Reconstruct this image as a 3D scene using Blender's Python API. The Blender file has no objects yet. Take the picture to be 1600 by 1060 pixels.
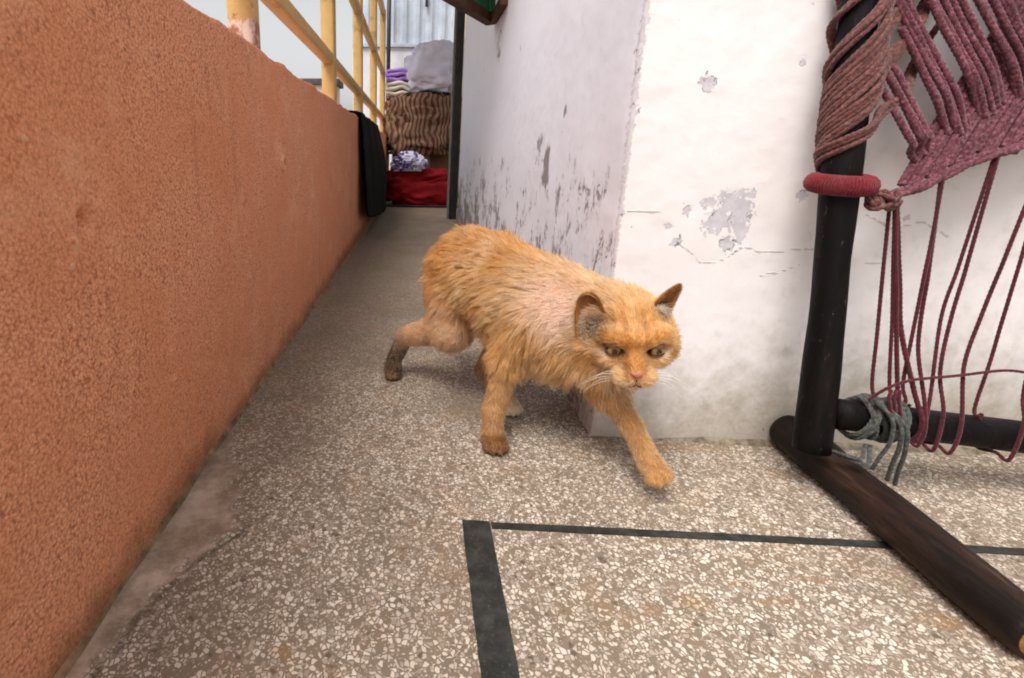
import bpy, bmesh, math, random
import numpy as np
from mathutils import Vector, Matrix, noise as mnoise

random.seed(7)
RNG = np.random.default_rng(7)
SC = bpy.context.scene
COL = SC.collection

# ------------------------------------------------------------------ camera
cam_d = bpy.data.cameras.new('camera')
cam = bpy.data.objects.new('camera', cam_d)
COL.objects.link(cam)
SC.camera = cam
cam_d.sensor_fit = 'HORIZONTAL'
cam_d.sensor_width = 36.0
cam_d.lens = 774.9 * 36.0 / 1600.0
cam_d.shift_x = (800 - 606.4) / 1600.0
cam_d.shift_y = -(530 - 446.9) / 1600.0
cam_d.clip_start = 0.01
cam_d.clip_end = 500
_p, _y, _r = math.radians(14.635), math.radians(-3.091), math.radians(-0.650)
_f = Vector((math.sin(_y) * math.cos(_p), math.cos(_y) * math.cos(_p), -math.sin(_p)))
_rt = Vector((math.cos(_y), -math.sin(_y), 0))
_dn = -_rt.cross(_f)
_ax = _rt * math.cos(_r) + _dn * math.sin(_r)
_ad = _dn * math.cos(_r) - _rt * math.sin(_r)
M = Matrix.Identity(4)
for i in range(3):
    M[i][0] = _ax[i]; M[i][1] = -_ad[i]; M[i][2] = -_f[i]
M[0][3], M[1][3], M[2][3] = 0, 0, 0.43
cam.matrix_world = M

# ------------------------------------------------------------------ light
SUN_EL, SUN_AZ = math.radians(60), math.radians(214)      # azimuth clockwise from +Y
world = bpy.data.worlds.new('World')
SC.world = world
world.use_nodes = True
wn = world.node_tree.nodes; wl = world.node_tree.links
bg = wn['Background']
sky = wn.new('ShaderNodeTexSky'); sky.sky_type = 'NISHITA'
sky.sun_disc = False
sky.sun_elevation = SUN_EL
sky.sun_rotation = SUN_AZ
sky.air_density = 1.0; sky.dust_density = 4.0; sky.ozone_density = 1.0
hs = wn.new('ShaderNodeHueSaturation'); hs.inputs['Saturation'].default_value = 0.06
wl.new(sky.outputs['Color'], hs.inputs['Color'])
wl.new(hs.outputs['Color'], bg.inputs['Color'])
bg.inputs['Strength'].default_value = 0.13

sun_d = bpy.data.lights.new('sun', 'SUN')
sun = bpy.data.objects.new('sun', sun_d); COL.objects.link(sun)
sun_d.energy = 2.3
sun_d.angle = math.radians(26)
sun_d.color = (1.0, 0.96, 0.9)
_sd = Vector((math.sin(SUN_AZ) * math.cos(SUN_EL), math.cos(SUN_AZ) * math.cos(SUN_EL), math.sin(SUN_EL)))
sun.rotation_euler = _sd.to_track_quat('Z', 'Y').to_euler()
sun.location = _sd * 20

SC.view_settings.view_transform = 'Standard'
SC.view_settings.look = 'None'
SC.view_settings.gamma = 1.0
SC.view_settings.exposure = 0.64
SC.view_settings.use_curve_mapping = False
SC.cycles.max_bounces = 8
SC.cycles.diffuse_bounces = 3
SC.cycles.transparent_max_bounces = 8
SC.cycles.use_adaptive_sampling = True
SC.cycles.adaptive_threshold = 0.025
SC.cycles.filter_width = 1.9

# ------------------------------------------------------------------ helpers
def srgb(r, g, b):
    def c(v):
        v /= 255.0
        return v / 12.92 if v <= 0.04045 else ((v + 0.055) / 1.055) ** 2.4
    return (c(r), c(g), c(b), 1.0)

class NT:
    """tiny node-graph builder"""
    def __init__(s, name):
        s.m = bpy.data.materials.new(name); s.m.use_nodes = True
        s.t = s.m.node_tree; s.n = s.t.nodes
        s.b = s.n['Principled BSDF']; s.out = s.n['Material Output']
    def new(s, ty, **kw):
        n = s.n.new(ty)
        for k, v in kw.items(): setattr(n, k, v)
        return n
    def put(s, sock, v):
        if isinstance(v, bpy.types.NodeSocket): s.t.links.new(v, sock)
        elif v is not None:
            try: sock.default_value = v
            except Exception: sock.default_value = (v, v, v)
    def co(s, kind='Object'):
        return s.new('ShaderNodeTexCoord').outputs[kind]
    def mapping(s, v, scale=(1, 1, 1), loc=(0, 0, 0), rot=(0, 0, 0)):
        n = s.new('ShaderNodeMapping'); s.put(n.inputs['Vector'], v)
        n.inputs['Scale'].default_value = scale; n.inputs['Location'].default_value = loc; n.inputs['Rotation'].default_value = rot
        return n.outputs[0]
    def noise(s, v, scale, detail=3, rough=0.55, out=0, dist=0.0):
        n = s.new('ShaderNodeTexNoise'); s.put(n.inputs['Vector'], v)
        n.inputs['Scale'].default_value = scale; n.inputs['Detail'].default_value = detail
        n.inputs['Roughness'].default_value = rough; n.inputs['Distortion'].default_value = dist
        return n.outputs[out]
    def voro(s, v, scale, feature='F1', out=0, rnd=1.0):
        n = s.new('ShaderNodeTexVoronoi', feature=feature); s.put(n.inputs['Vector'], v)
        n.inputs['Scale'].default_value = scale; n.inputs['Randomness'].default_value = rnd
        return n.outputs[out]
    def math(s, op, a, b=0.0, c=None, clamp=False):
        n = s.new('ShaderNodeMath', operation=op, use_clamp=clamp)
        s.put(n.inputs[0], a); s.put(n.inputs[1], b)
        if c is not None: s.put(n.inputs[2], c)
        return n.outputs[0]
    def vadd(s, a, b, sc=1.0):
        k = s.new('ShaderNodeVectorMath', operation='SCALE'); s.put(k.inputs[0], b); k.inputs['Scale'].default_value = sc
        n = s.new('ShaderNodeVectorMath', operation='ADD'); s.put(n.inputs[0], a); s.put(n.inputs[1], k.outputs[0])
        return n.outputs[0]
    def step(s, v, lo, hi):
        n = s.new('ShaderNodeMapRange', interpolation_type='SMOOTHSTEP'); s.put(n.inputs[0], v)
        n.inputs[1].default_value = lo; n.inputs[2].default_value = hi
        return n.outputs[0]
    def ramp(s, v, stops, interp='LINEAR'):
        n = s.new('ShaderNodeValToRGB'); n.color_ramp.interpolation = interp
        e = n.color_ramp.elements
        while len(e) < len(stops): e.new(0.5)
        for q, (p, c) in zip(e, stops): q.position = p; q.color = c
        s.put(n.inputs[0], v); return n.outputs[0]
    def mix(s, f, a, b, mode='MIX'):
        n = s.new('ShaderNodeMix', data_type='RGBA', blend_type=mode)
        s.put(n.inputs[0], f); s.put(n.inputs[6], a); s.put(n.inputs[7], b)
        return n.outputs[2]
    def attr(s, name, out='Fac'):
        return s.new('ShaderNodeAttribute', attribute_name=name).outputs[out]
    def bump(s, h, strength=0.5, dist=0.002, normal=None):
        n = s.new('ShaderNodeBump'); s.put(n.inputs['Height'], h)
        n.inputs['Strength'].default_value = strength; n.inputs['Distance'].default_value = dist
        if normal is not None: s.put(n.inputs['Normal'], normal)
        return n.outputs[0]
    def fin(s, col=None, rough=0.8, normal=None, metal=None, spec=None, sheen=None):
        if col is not None: s.put(s.b.inputs['Base Color'], col)
        s.put(s.b.inputs['Roughness'], rough)
        if normal is not None: s.put(s.b.inputs['Normal'], normal)
        if metal is not None: s.put(s.b.inputs['Metallic'], metal)
        if spec is not None: s.put(s.b.inputs['Specular IOR Level'], spec)
        if sheen is not None: s.put(s.b.inputs['Sheen Weight'], sheen)
        return s.m

def mesh_obj(name, verts, faces, mat=None, parent=None, smooth=True, attrs=None):
    me = bpy.data.meshes.new(name)
    me.from_pydata([tuple(map(float, v)) for v in verts] if not isinstance(verts, np.ndarray) else verts.tolist(), [],
                   faces if not isinstance(faces, np.ndarray) else faces.tolist())
    if mat: me.materials.append(mat)
    if smooth: me.polygons.foreach_set('use_smooth', [True] * len(me.polygons))
    if attrs:
        for k, v in attrs.items():
            a = me.attributes.new(k, 'FLOAT', 'POINT'); a.data.foreach_set('value', np.asarray(v, np.float32).ravel())
    me.update()
    o = bpy.data.objects.new(name, me); COL.objects.link(o)
    if parent: o.parent = parent
    return o

def empty(name, loc=(0, 0, 0)):
    o = bpy.data.objects.new(name, None); COL.objects.link(o); o.location = loc
    o.empty_display_size = 0.05
    return o

def tag(o, label=None, cat=None, group=None, kind=None):
    if label: o['label'] = label
    if cat: o['category'] = cat
    if group: o['group'] = group
    if kind: o['kind'] = kind
    return o

def keep(child, parent):
    """parent without moving the child (parents are unrotated, unscaled)"""
    child.parent = parent
    child.matrix_parent_inverse = Matrix.Translation(-Vector(parent.location))
    return child

def box(name, a, b, mat, parent=None, bevel=0.003, rot=None, jit=0.0):
    bm = bmesh.new(); bmesh.ops.create_cube(bm, size=1)
    c = [(a[i] + b[i]) / 2 for i in range(3)]; s = [abs(b[i] - a[i]) for i in range(3)]
    for v in bm.verts: v.co = Vector((v.co.x * s[0], v.co.y * s[1], v.co.z * s[2]))
    if bevel: bmesh.ops.bevel(bm, geom=bm.edges[:], offset=bevel, segments=2, affect='EDGES', profile=0.7)
    if rot is not None:
        for v in bm.verts: v.co = rot @ v.co
    for v in bm.verts: v.co += Vector(c)
    me = bpy.data.meshes.new(name); bm.to_mesh(me); bm.free()
    me.materials.append(mat)
    o = bpy.data.objects.new(name, me); COL.objects.link(o)
    if parent: keep(o, parent)
    return o

def catmull(P, n):
    P = np.asarray(P, float)
    if len(P) == 2: return P[0] + (P[1] - P[0]) * np.linspace(0, 1, n)[:, None]
    Q = np.vstack([2 * P[0] - P[1], P, 2 * P[-1] - P[-2]])
    L = np.linalg.norm(np.diff(P, axis=0), axis=1); T = np.concatenate([[0], np.cumsum(L)])
    out = []
    for t in np.linspace(0, T[-1], n):
        i = min(np.searchsorted(T, t, side='right') - 1, len(P) - 2)
        u = (t - T[i]) / max(L[i], 1e-9)
        a, b, c, d = Q[i:i + 4]
        out.append(0.5 * (2 * b + (c - a) * u + (2 * a - 5 * b + 4 * c - d) * u * u + (3 * b - a - 3 * c + d) * u ** 3))
    return np.array(out)

def frames(P):
    T = np.gradient(P, axis=0); T /= np.linalg.norm(T, axis=1)[:, None] + 1e-12
    ref = np.array([0, 0, 1.0]) if abs(T[0][2]) < 0.9 else np.array([1.0, 0, 0])
    N = np.zeros_like(P); n = ref - T[0] * (ref @ T[0]); n /= np.linalg.norm(n); N[0] = n
    for i in range(1, len(P)):
        n = N[i - 1] - T[i] * (N[i - 1] @ T[i]); n /= np.linalg.norm(n) + 1e-12; N[i] = n
    return T, N, np.cross(T, N)

def tube_geo(P, r, sides=8, lobes=0, pitch=0.02, depth=0.0, cap=True, lump=0.0, seed=0):
    """swept tube; lobes>0 gives a twisted rope cross-section"""
    P = np.asarray(P, float); n = len(P)
    T, N, B = frames(P)
    s = np.concatenate([[0], np.cumsum(np.linalg.norm(np.diff(P, axis=0), axis=1))])
    r = np.broadcast_to(np.asarray(r, float), (n,))
    th = np.linspace(0, 2 * np.pi, sides, endpoint=False)
    R = np.ones((n, sides)) * r[:, None]
    if lobes: R = R * (1 + depth * np.cos(lobes * (th[None, :]) - 2 * np.pi * s[:, None] / pitch * 1.0))
    if lump:
        for i in range(n):
            for j in range(sides):
                R[i, j] *= 1 + lump * mnoise.noise((math.cos(th[j]) * 1.3 + seed, math.sin(th[j]) * 1.3, s[i] * 14))
    V = P[:, None, :] + R[:, :, None] * (np.cos(th)[None, :, None] * N[:, None, :] + np.sin(th)[None, :, None] * B[:, None, :])
    V = V.reshape(-1, 3)
    i, j = np.meshgrid(np.arange(n - 1), np.arange(sides), indexing='ij'); k = (j + 1) % sides
    Fc = np.stack([i * sides + j, i * sides + k, (i + 1) * sides + k, (i + 1) * sides + j], -1).reshape(-1, 4).tolist()
    if cap:
        Fc.append(list(range(sides))[::-1]); Fc.append([(n - 1) * sides + q for q in range(sides)])
    return V, Fc

def tube(name, P, r, mat, parent=None, **kw):
    V, Fc = tube_geo(P, r, **kw)
    o = mesh_obj(name, V, Fc, mat)
    if parent: keep(o, parent)
    return o

def vnoise(P, seed=0):
    """vectorised 3-d value noise, -1..1"""
    P = np.asarray(P, float); I = np.floor(P).astype(np.int64); Fr = P - I; W = Fr * Fr * (3 - 2 * Fr)
    def h(a, b, c):
        x = (a * 374761393 + b * 668265263 + c * 2147483647 + seed * 974634777) & 0xffffffff
        x = ((x ^ (x >> 13)) * 1274126177) & 0xffffffff
        x = ((x ^ (x >> 16)) * 2246822519) & 0xffffffff
        return ((x ^ (x >> 15)) & 0xffffff) / 0x7fffff - 1.0
    a, b, c = I[..., 0], I[..., 1], I[..., 2]; u, v, w = W[..., 0], W[..., 1], W[..., 2]
    def l(p, q, t): return p + (q - p) * t
    return l(l(l(h(a, b, c), h(a + 1, b, c), u), l(h(a, b + 1, c), h(a + 1, b + 1, c), u), v),
             l(l(h(a, b, c + 1), h(a + 1, b, c + 1), u), l(h(a, b + 1, c + 1), h(a + 1, b + 1, c + 1), u), v), w)

def fbm(P, oct=4, seed=0):
    s = 0; a = 1.0; t = 0
    for o in range(oct):
        s = s + a * vnoise(P * 2 ** o, seed + o); t += a; a *= 0.5
    return s / t

def grid_faces(nu, nv):
    i, j = np.meshgrid(np.arange(nu - 1), np.arange(nv - 1), indexing='ij')
    return np.stack([i * nv + j, (i + 1) * nv + j, (i + 1) * nv + j + 1, i * nv + j + 1], -1).reshape(-1, 4)

def segdist(P, path):
    d = np.full(P.shape[:-1], 9.0)
    for a, b in zip(path[:-1], path[1:]):
        a = np.array(a); b = np.array(b); ab = b - a
        t = np.clip(((P - a) @ ab) / (ab @ ab), 0, 1)
        d = np.minimum(d, np.linalg.norm(P - a - t[..., None] * ab, axis=-1))
    return d

def ticks(*segs):
    """breakpoints (a, b, step) joined into one increasing list"""
    out = [segs[0][0]]
    for a, b, st in segs:
        n = max(1, int(round((b - a) / st)))
        out += list(a + (b - a) * (np.arange(1, n + 1) / n))
    return np.array(out)

# ------------------------------------------------------------------ materials of the setting
def mat_terrazzo():
    t = NT('terrazzo'); co = t.co()
    warp = t.noise(co, 60, 2, 0.5, out=1)
    c2 = t.vadd(co, t.vadd(warp, (-0.5, -0.5, -0.5), 1.0), 0.006)
    edge = t.voro(c2, 205, 'DISTANCE_TO_EDGE'); cell = t.voro(c2, 205, 'F1', out=1)
    edge2 = t.voro(c2, 400, 'DISTANCE_TO_EDGE'); cell2 = t.voro(c2, 400, 'F1', out=1)
    sep = t.new('ShaderNodeSeparateColor'); t.put(sep.inputs[0], cell)
    sep2 = t.new('ShaderNodeSeparateColor'); t.put(sep2.inputs[0], cell2)
    # grain size varies a lot: most cells hold a chip, some hold bare cement
    thr = t.math('MULTIPLY_ADD', sep.outputs[1], 0.15, 0.03)
    chip = t.step(t.math('SUBTRACT', edge, thr), 0.0, 0.06)
    chip = t.math('MULTIPLY', chip, t.math('LESS_THAN', sep.outputs[2], 0.86))
    chip2 = t.math('MULTIPLY', t.step(edge2, 0.10, 0.2), t.math('LESS_THAN', sep2.outputs[2], 0.55))
    ccol = t.ramp(sep.outputs[0], [(0, srgb(212, 201, 188)), (0.26, srgb(192, 179, 166)), (0.46, srgb(166, 153, 140)), (0.62, srgb(208, 194, 178)),
                                   (0.80, srgb(154, 140, 127)), (0.90, srgb(128, 110, 94)), (0.97, srgb(92, 80, 70))], 'CONSTANT')
    ccol2 = t.ramp(sep2.outputs[0], [(0, srgb(192, 176, 162)), (0.5, srgb(156, 136, 120)), (0.8, srgb(118, 98, 82)), (1, srgb(80, 68, 60))], 'CONSTANT')
    big = t.noise(co, 7, 4, 0.6)
    cem = t.mix(t.noise(co, 22, 3), srgb(100, 89, 76), srgb(140, 126, 110))
    base = t.mix(chip2, cem, ccol2)
    base = t.mix(chip, base, ccol)
        # plain cement fill along the parapet
    patch = t.step(t.math('ADD', t.attr('patch'), t.math('MULTIPLY_ADD', t.noise(co, 38, 5, 0.7), 1.3, -0.65)), 0.42, 0.72)
    pcol = t.mix(t.step(t.noise(co, 16, 6, 0.75), 0.32, 0.68), srgb(128, 109, 92), srgb(206, 186, 168))
    base = t.mix(patch, base, pcol)
    # walked-in dirt, darker far floor and oval under the cat, brown stains, cracks
    dirt_dark = t.math('MULTIPLY', t.step(t.math('ADD', t.attr('dirt_dark'), t.math('MULTIPLY_ADD', big, 0.8, -0.4)), 0.2, 0.9), 0.78)
    base = t.mix(dirt_dark, base, t.mix(0.80, base, t.mix(t.noise(co, 60, 3, 0.7), srgb(84, 75, 62), srgb(120, 109, 94))))
    gen = t.math('MULTIPLY', t.step(t.noise(co, 3.4, 6, 0.68), 0.40, 0.70), 0.6)
    base = t.mix(gen, base, t.mix(0.7, base, srgb(104, 88, 70)))
    warm = t.math('MULTIPLY', t.step(t.noise(t.mapping(co, (1, 1, 1), (3, 7, 0)), 11, 5, 0.7), 0.48, 0.74), 0.5)
    base = t.mix(warm, base, t.mix(0.6, base, srgb(150, 112, 72)))
    st = t.math('MULTIPLY', t.step(t.math('MULTIPLY', t.attr('stain'), t.noise(co, 120, 3, 0.7)), 0.24, 0.60), 0.6)
    base = t.mix(st, base, t.mix(0.75, base, srgb(140, 102, 48)))
    cr = t.step(t.math('ADD', t.attr('crack'), t.math('MULTIPLY_ADD', t.noise(co, 90, 4, 0.75), 1.6, -0.85)), 0.5, 0.8)
    base = t.mix(t.math('MULTIPLY', cr, 0.55), base, srgb(58, 46, 36))
    rough = t.math('MULTIPLY_ADD', big, 0.25, 0.42)
    h = t.math('ADD', t.math('MULTIPLY', chip, 0.35), t.math('MULTIPLY', t.noise(co, 300, 2), 0.5))
    h = t.math('SUBTRACT', h, t.math('MULTIPLY', cr, 1.5))
    return t.fin(base, rough, t.bump(h, 0.35, 0.0008), spec=0.35)

def mat_terracotta():
    t = NT('terracotta_plaster'); co = t.co()
    w = t.vadd(co, t.noise(co, 90, 2, out=1), 0.004)
    g1 = t.noise(w, 330, 3, 0.7); g2 = t.noise(w, 700, 2, 0.6); v = t.voro(w, 300, 'F1')
    grain = t.math('MULTIPLY_ADD', v, -0.45, t.math('MULTIPLY_ADD', g1, 0.9, t.math('MULTIPLY', g2, 0.35)))
    col = t.ramp(grain, [(0.10, srgb(138, 84, 58)), (0.30, srgb(194, 128, 98)), (0.5, srgb(226, 157, 118)), (0.68, srgb(238, 179, 142)), (0.88, srgb(244, 206, 176))])
    big = t.noise(co, 5, 4, 0.6)
    col = t.mix(t.step(big, 0.38, 0.62), col, t.mix(0.45, col, srgb(206, 130, 90)))
    col = t.mix(t.math('MULTIPLY', t.step(t.noise(t.mapping(co, (1, 1, 1), (4, 1, 9)), 9, 5, 0.7), 0.52, 0.72), 0.5), col, t.mix(0.6, col, srgb(236, 184, 146)))
    drip = t.step(t.noise(t.mapping(co, (1, 1, 0.10)), 26, 4, 0.65), 0.56, 0.72)
    col = t.mix(t.math('MULTIPLY', drip, 0.28), col, srgb(140, 92, 62))
    pit = t.step(t.noise(co, 95, 3, 0.75), 0.66, 0.72)
    col = t.mix(t.math('MULTIPLY', pit, 0.55), col, srgb(112, 62, 40))
    # dust and splashes near the floor, far-end shade painted in, rubbed top edge
    lo = t.step(t.math('ADD', t.attr('low'), t.math('MULTIPLY_ADD', t.noise(co, 18, 4, 0.65), 0.7, -0.35)), 0.45, 1.0)
    col = t.mix(t.math('MULTIPLY', lo, 0.75), col, srgb(112, 78, 54))
    chip = t.step(t.math('ADD', t.attr('chip'), t.math('MULTIPLY_ADD', t.noise(co, 140, 3, 0.7), 0.6, -0.3)), 0.45, 0.6)
    col = t.mix(chip, col, t.mix(t.noise(co, 200, 3), srgb(196, 140, 104), srgb(222, 178, 142)))
    return t.fin(col, 0.88, t.bump(t.math('ADD', t.math('MULTIPLY', grain, t.math('MULTIPLY_ADD', t.noise(co, 14, 4, 0.7), 1.6, -0.15)), t.math('MULTIPLY', t.noise(co, 24, 4, 0.6), 1.6)), 0.42, 0.0019), spec=0.2)

def mat_whitewash():
    t = NT('old_whitewash'); co = t.co()
    n1 = t.noise(co, 6, 5, 0.6); n2 = t.noise(co, 38, 4, 0.65); n3 = t.noise(co, 150, 4, 0.7)
    col = t.mix(n1, srgb(224, 218, 219), srgb(235, 229, 229))
    col = t.mix(t.attr('side'), col, t.mix(n1, srgb(222, 221, 233), srgb(233, 232, 242)))
    col = t.mix(t.math('MULTIPLY', t.step(n2, 0.5, 0.8), 0.25), col, srgb(206, 198, 192))
    ar = t.step(t.math('ADD', t.attr('arris'), t.math('MULTIPLY_ADD', n3, 1.2, -0.6)), 0.45, 0.75)
    col = t.mix(t.math('MULTIPLY', ar, 0.75), col, t.mix(n2, srgb(150, 142, 140), srgb(196, 188, 188)))
    # grey-beige damp and dust near the floor, plus the cot's shade painted in
    gr = t.step(t.math('ADD', t.attr('grime_shade'), t.math('MULTIPLY_ADD', n2, 0.8, -0.4)), 0.12, 1.05)
    col = t.mix(t.math('MULTIPLY', gr, 0.9), col, t.mix(n3, srgb(132, 122, 108), srgb(186, 176, 160)))
    # flaked paint: irregular islands of grey plaster with a dark lower lip
    pf = t.math('ADD', t.attr('peel'), t.math('ADD', t.math('MULTIPLY_ADD', n3, 0.9, -0.45), t.math('MULTIPLY_ADD', t.noise(co, 75, 4, 0.7, dist=0.4), 1.7, -0.85)))
    peel = t.step(pf, 0.50, 0.54); rim = t.math('MULTIPLY', t.step(pf, 0.42, 0.5), t.math('SUBTRACT', 1.0, t.step(pf, 0.52, 0.62)))
    pc = t.mix(t.noise(co, 90, 4, 0.7), srgb(166, 160, 168), srgb(222, 216, 222))
    col = t.mix(peel, col, pc)
    col = t.mix(t.math('MULTIPLY', rim, t.step(t.noise(co, 60, 3), 0.48, 0.62)), col, srgb(92, 84, 88))
    # mould and knocked-off flecks on the passage side
    stretch = t.mapping(co, (1, 1, 0.42))
    ff = t.math('ADD', t.attr('fleck'), t.math('MULTIPLY_ADD', t.noise(stretch, 40, 6, 0.78, dist=0.9), 2.6, -1.3))
    ff = t.math('ADD', ff, t.math('MULTIPLY_ADD', t.noise(t.mapping(co, (1, 0.6, 1), (2, 5, 3)), 9, 4, 0.65), 2.4, -1.25))
    fl = t.step(ff, 0.54, 0.62)
    col = t.mix(t.math('MULTIPLY', fl, 0.88), col, t.mix(n3, srgb(84, 74, 78), srgb(150, 138, 136)))
    soft = t.step(ff, 0.22, 0.9)
    col = t.mix(t.math('MULTIPLY', soft, 0.35), col, srgb(150, 142, 140))
    cr = t.step(t.math('ADD', t.attr('crack'), t.math('MULTIPLY_ADD', n3, 0.5, -0.25)), 0.55, 0.75)
    col = t.mix(t.math('MULTIPLY', cr, 0.34), col, srgb(110, 102, 100))
    h = t.math('ADD', t.math('MULTIPLY', n1, 2.2), t.math('ADD', t.math('MULTIPLY', n2, 0.5), t.math('MULTIPLY', n3, 0.12)))
    h = t.math('SUBTRACT', h, t.math('ADD', t.math('MULTIPLY', peel, 0.9), t.math('ADD', t.math('MULTIPLY', fl, 0.5), t.math('MULTIPLY', cr, 0.6))))
    return t.fin(col, 0.75, t.bump(h, 0.5, 0.002), spec=0.25)

def mat_simple(name, c1, c2, scale=30, rough=0.7, bump=0.2, bscale=None, metal=None, spec=0.3, bdist=0.002, sheen=None):
    t = NT(name); co = t.co()
    col = t.mix(t.step(t.noise(co, scale, 4, 0.65), 0.3, 0.7), srgb(*c1), srgb(*c2))
    return t.fin(col, rough, t.bump(t.noise(co, bscale or scale * 3, 4, 0.65), bump, bdist), metal=metal, spec=spec, sheen=sheen)

def mat_strip():
    t = NT('black_inlay'); co = t.co()
    col = t.mix(t.step(t.noise(co, 45, 5, 0.7), 0.35, 0.75), srgb(30, 32, 31), srgb(62, 62, 58))
    col = t.mix(t.math('MULTIPLY', t.step(t.noise(co, 420, 2, 0.6), 0.62, 0.72), 0.35), col, srgb(120, 112, 100))
    return t.fin(col, t.math('MULTIPLY_ADD', t.noise(co, 60, 3), 0.3, 0.38), t.bump(t.noise(co, 260, 3), 0.3, 0.0006), spec=0.35)

# ------------------------------------------------------------------ floor
PX, WX, WY = -0.293, 0.288, 0.726       # parapet face, passage wall face, white wall face
xs = ticks((-0.415, -0.32, 0.03), (-0.32, 0.75, 0.008), (0.75, 1.2, 0.02), (1.2, 3.0, 0.3))
ys = ticks((-2.5, 0.16, 0.3), (0.16, 0.8, 0.008), (0.8, 1.6, 0.02), (1.6, 6.5, 0.15))
X, Y = np.meshgrid(xs, ys, indexing='ij')
P2 = np.stack([X, Y], -1)
patch = np.zeros_like(X)
def poly_band(path, w0, w1):
    d = segdist(P2, path); return np.clip(1 - d / w0, 0, 1)
# ragged triangle of cement between the parapet foot and the crack
crk = [(-0.267, 0.30), (-0.253, 0.376), (-0.243, 0.40), (-0.22, 0.452), (-0.195, 0.485), (-0.17, 0.51)]
cx_of_y = np.interp(Y, [0.2, 0.376, 0.40, 0.452, 0.51, 0.60, 0.70], [-0.285, -0.253, -0.243, -0.222, -0.205, -0.245, -0.285])
patch = np.clip(0.5 + (cx_of_y - X) / 0.075, 0, 1) * (Y < 0.72)
patch = np.where(X > -0.1, 0, patch)
crack = np.clip(1 - segdist(P2 + 0.006 * np.stack([fbm(np.stack([X * 30, Y * 30, 0 * X], -1), 2, 2), fbm(np.stack([X * 30, Y * 30, 0 * X + 4], -1), 2, 3)], -1), crk) / 0.010, 0, 1)
stain = np.zeros_like(X)
for (sx, sy, rx, ry) in [(0.286, 0.42, .022, .012), (0.371, 0.425, .028, .008), (0.514, 0.412, .026, .010), (-0.11, 0.34, .012, .008), (0.431, 0.457, .02, .008),
                         (0.35, 0.445, .02, .006), (0.30, 0.50, .05, .006), (0.41, 0.705, .07, .012), (0.55, 0.37, .02, .01), (0.24, 0.41, .012, .008)]:
    stain = np.maximum(stain, np.clip(1.25 - np.hypot((X - sx) / rx, (Y - sy) / ry) * 0.6, 0, 1))
dirt_dark = np.clip(1 - (X - PX) / 0.28, 0, 1) * 0.55 + np.clip((Y - 0.66) / 0.55, 0, 1) * 0.75
dirt_dark += 0.5 * np.clip(1 - np.hypot((X + 0.16) / .10, (Y - 0.66) / .09), 0, 1)
dirt_dark += 0.55 * np.clip(1 - np.abs(Y - WY) / 0.05, 0, 1) * (X > WX)
dirt_dark += 0.6 * np.clip(1 - np.hypot((X - 0.1) / .16, (Y - 0.80) / .12), 0, 1)  # darker oval centred beneath the cat
Zf = 0.0006 * fbm(np.stack([X * 9, Y * 9, X * 0], -1), 3)
floor = mesh_obj('floor', np.stack([X, Y, Zf], -1).reshape(-1, 3), grid_faces(*X.shape), mat_terrazzo(),
                 attrs=dict(patch=patch, crack=crack, stain=stain, dirt_dark=dirt_dark))
tag(floor, 'speckled cream terrazzo floor with worn dirty patches', kind='structure')

M_GROUND = mat_simple('lane_ground', (120, 112, 100), (150, 140, 126), 2, 0.9, 0.2)
ground = mesh_obj('ground', [(-250, -250, -3.2), (250, -250, -3.2), (250, 250, -3.2), (-250, 250, -3.2)], [[0, 1, 2, 3]], M_GROUND, smooth=False)
tag(ground, 'dusty ground of the lane below the terrace', kind='structure')
M_STRIP = mat_strip()
def strip(name, x0, x1, y0, y1):
    nx = max(2, int((x1 - x0) / 0.012)); ny = max(2, int((y1 - y0) / 0.012))
    u = np.linspace(0, 1, nx + 1); v = np.linspace(0, 1, ny + 1); U, V = np.meshgrid(u, v, indexing='ij')
    Xs = x0 + (x1 - x0) * U; Ys = y0 + (y1 - y0) * V
    jx = 0.0005 * vnoise(np.stack([Xs * 60, Ys * 60, 0 * Xs], -1), 3); jy = 0.0005 * vnoise(np.stack([Xs * 60, Ys * 60, 0 * Xs + 9], -1), 4)
    Xs = Xs + jx; Ys = Ys + jy
    Z = np.full_like(Xs, 0.0016)
    V1 = np.stack([Xs, Ys, Z], -1).reshape(-1, 3); Fc = grid_faces(nx + 1, ny + 1).tolist()
    # skirt into the floor
    b = [i * (ny + 1) for i in range(nx + 1)] + [nx * (ny + 1) + j for j in range(1, ny + 1)] + [i * (ny + 1) + ny for i in range(nx - 1, -1, -1)] + [j for j in range(ny - 1, 0, -1)]
    n0 = len(V1); lowv = V1[b].copy(); lowv[:, 2] = -0.004
    V1 = np.vstack([V1, lowv]); m = len(b)
    Fc += [[b[k], n0 + k, n0 + (k + 1) % m, b[(k + 1) % m]] for k in range(m)]
    o = mesh_obj(name, V1, Fc, M_STRIP, floor, smooth=False); return o
strip('floor_strip', 0.0655, 0.0985, -1.0, 0.5185)
strip('floor_strip', 0.1000, 2.6, 0.5070, 0.5175)

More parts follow.
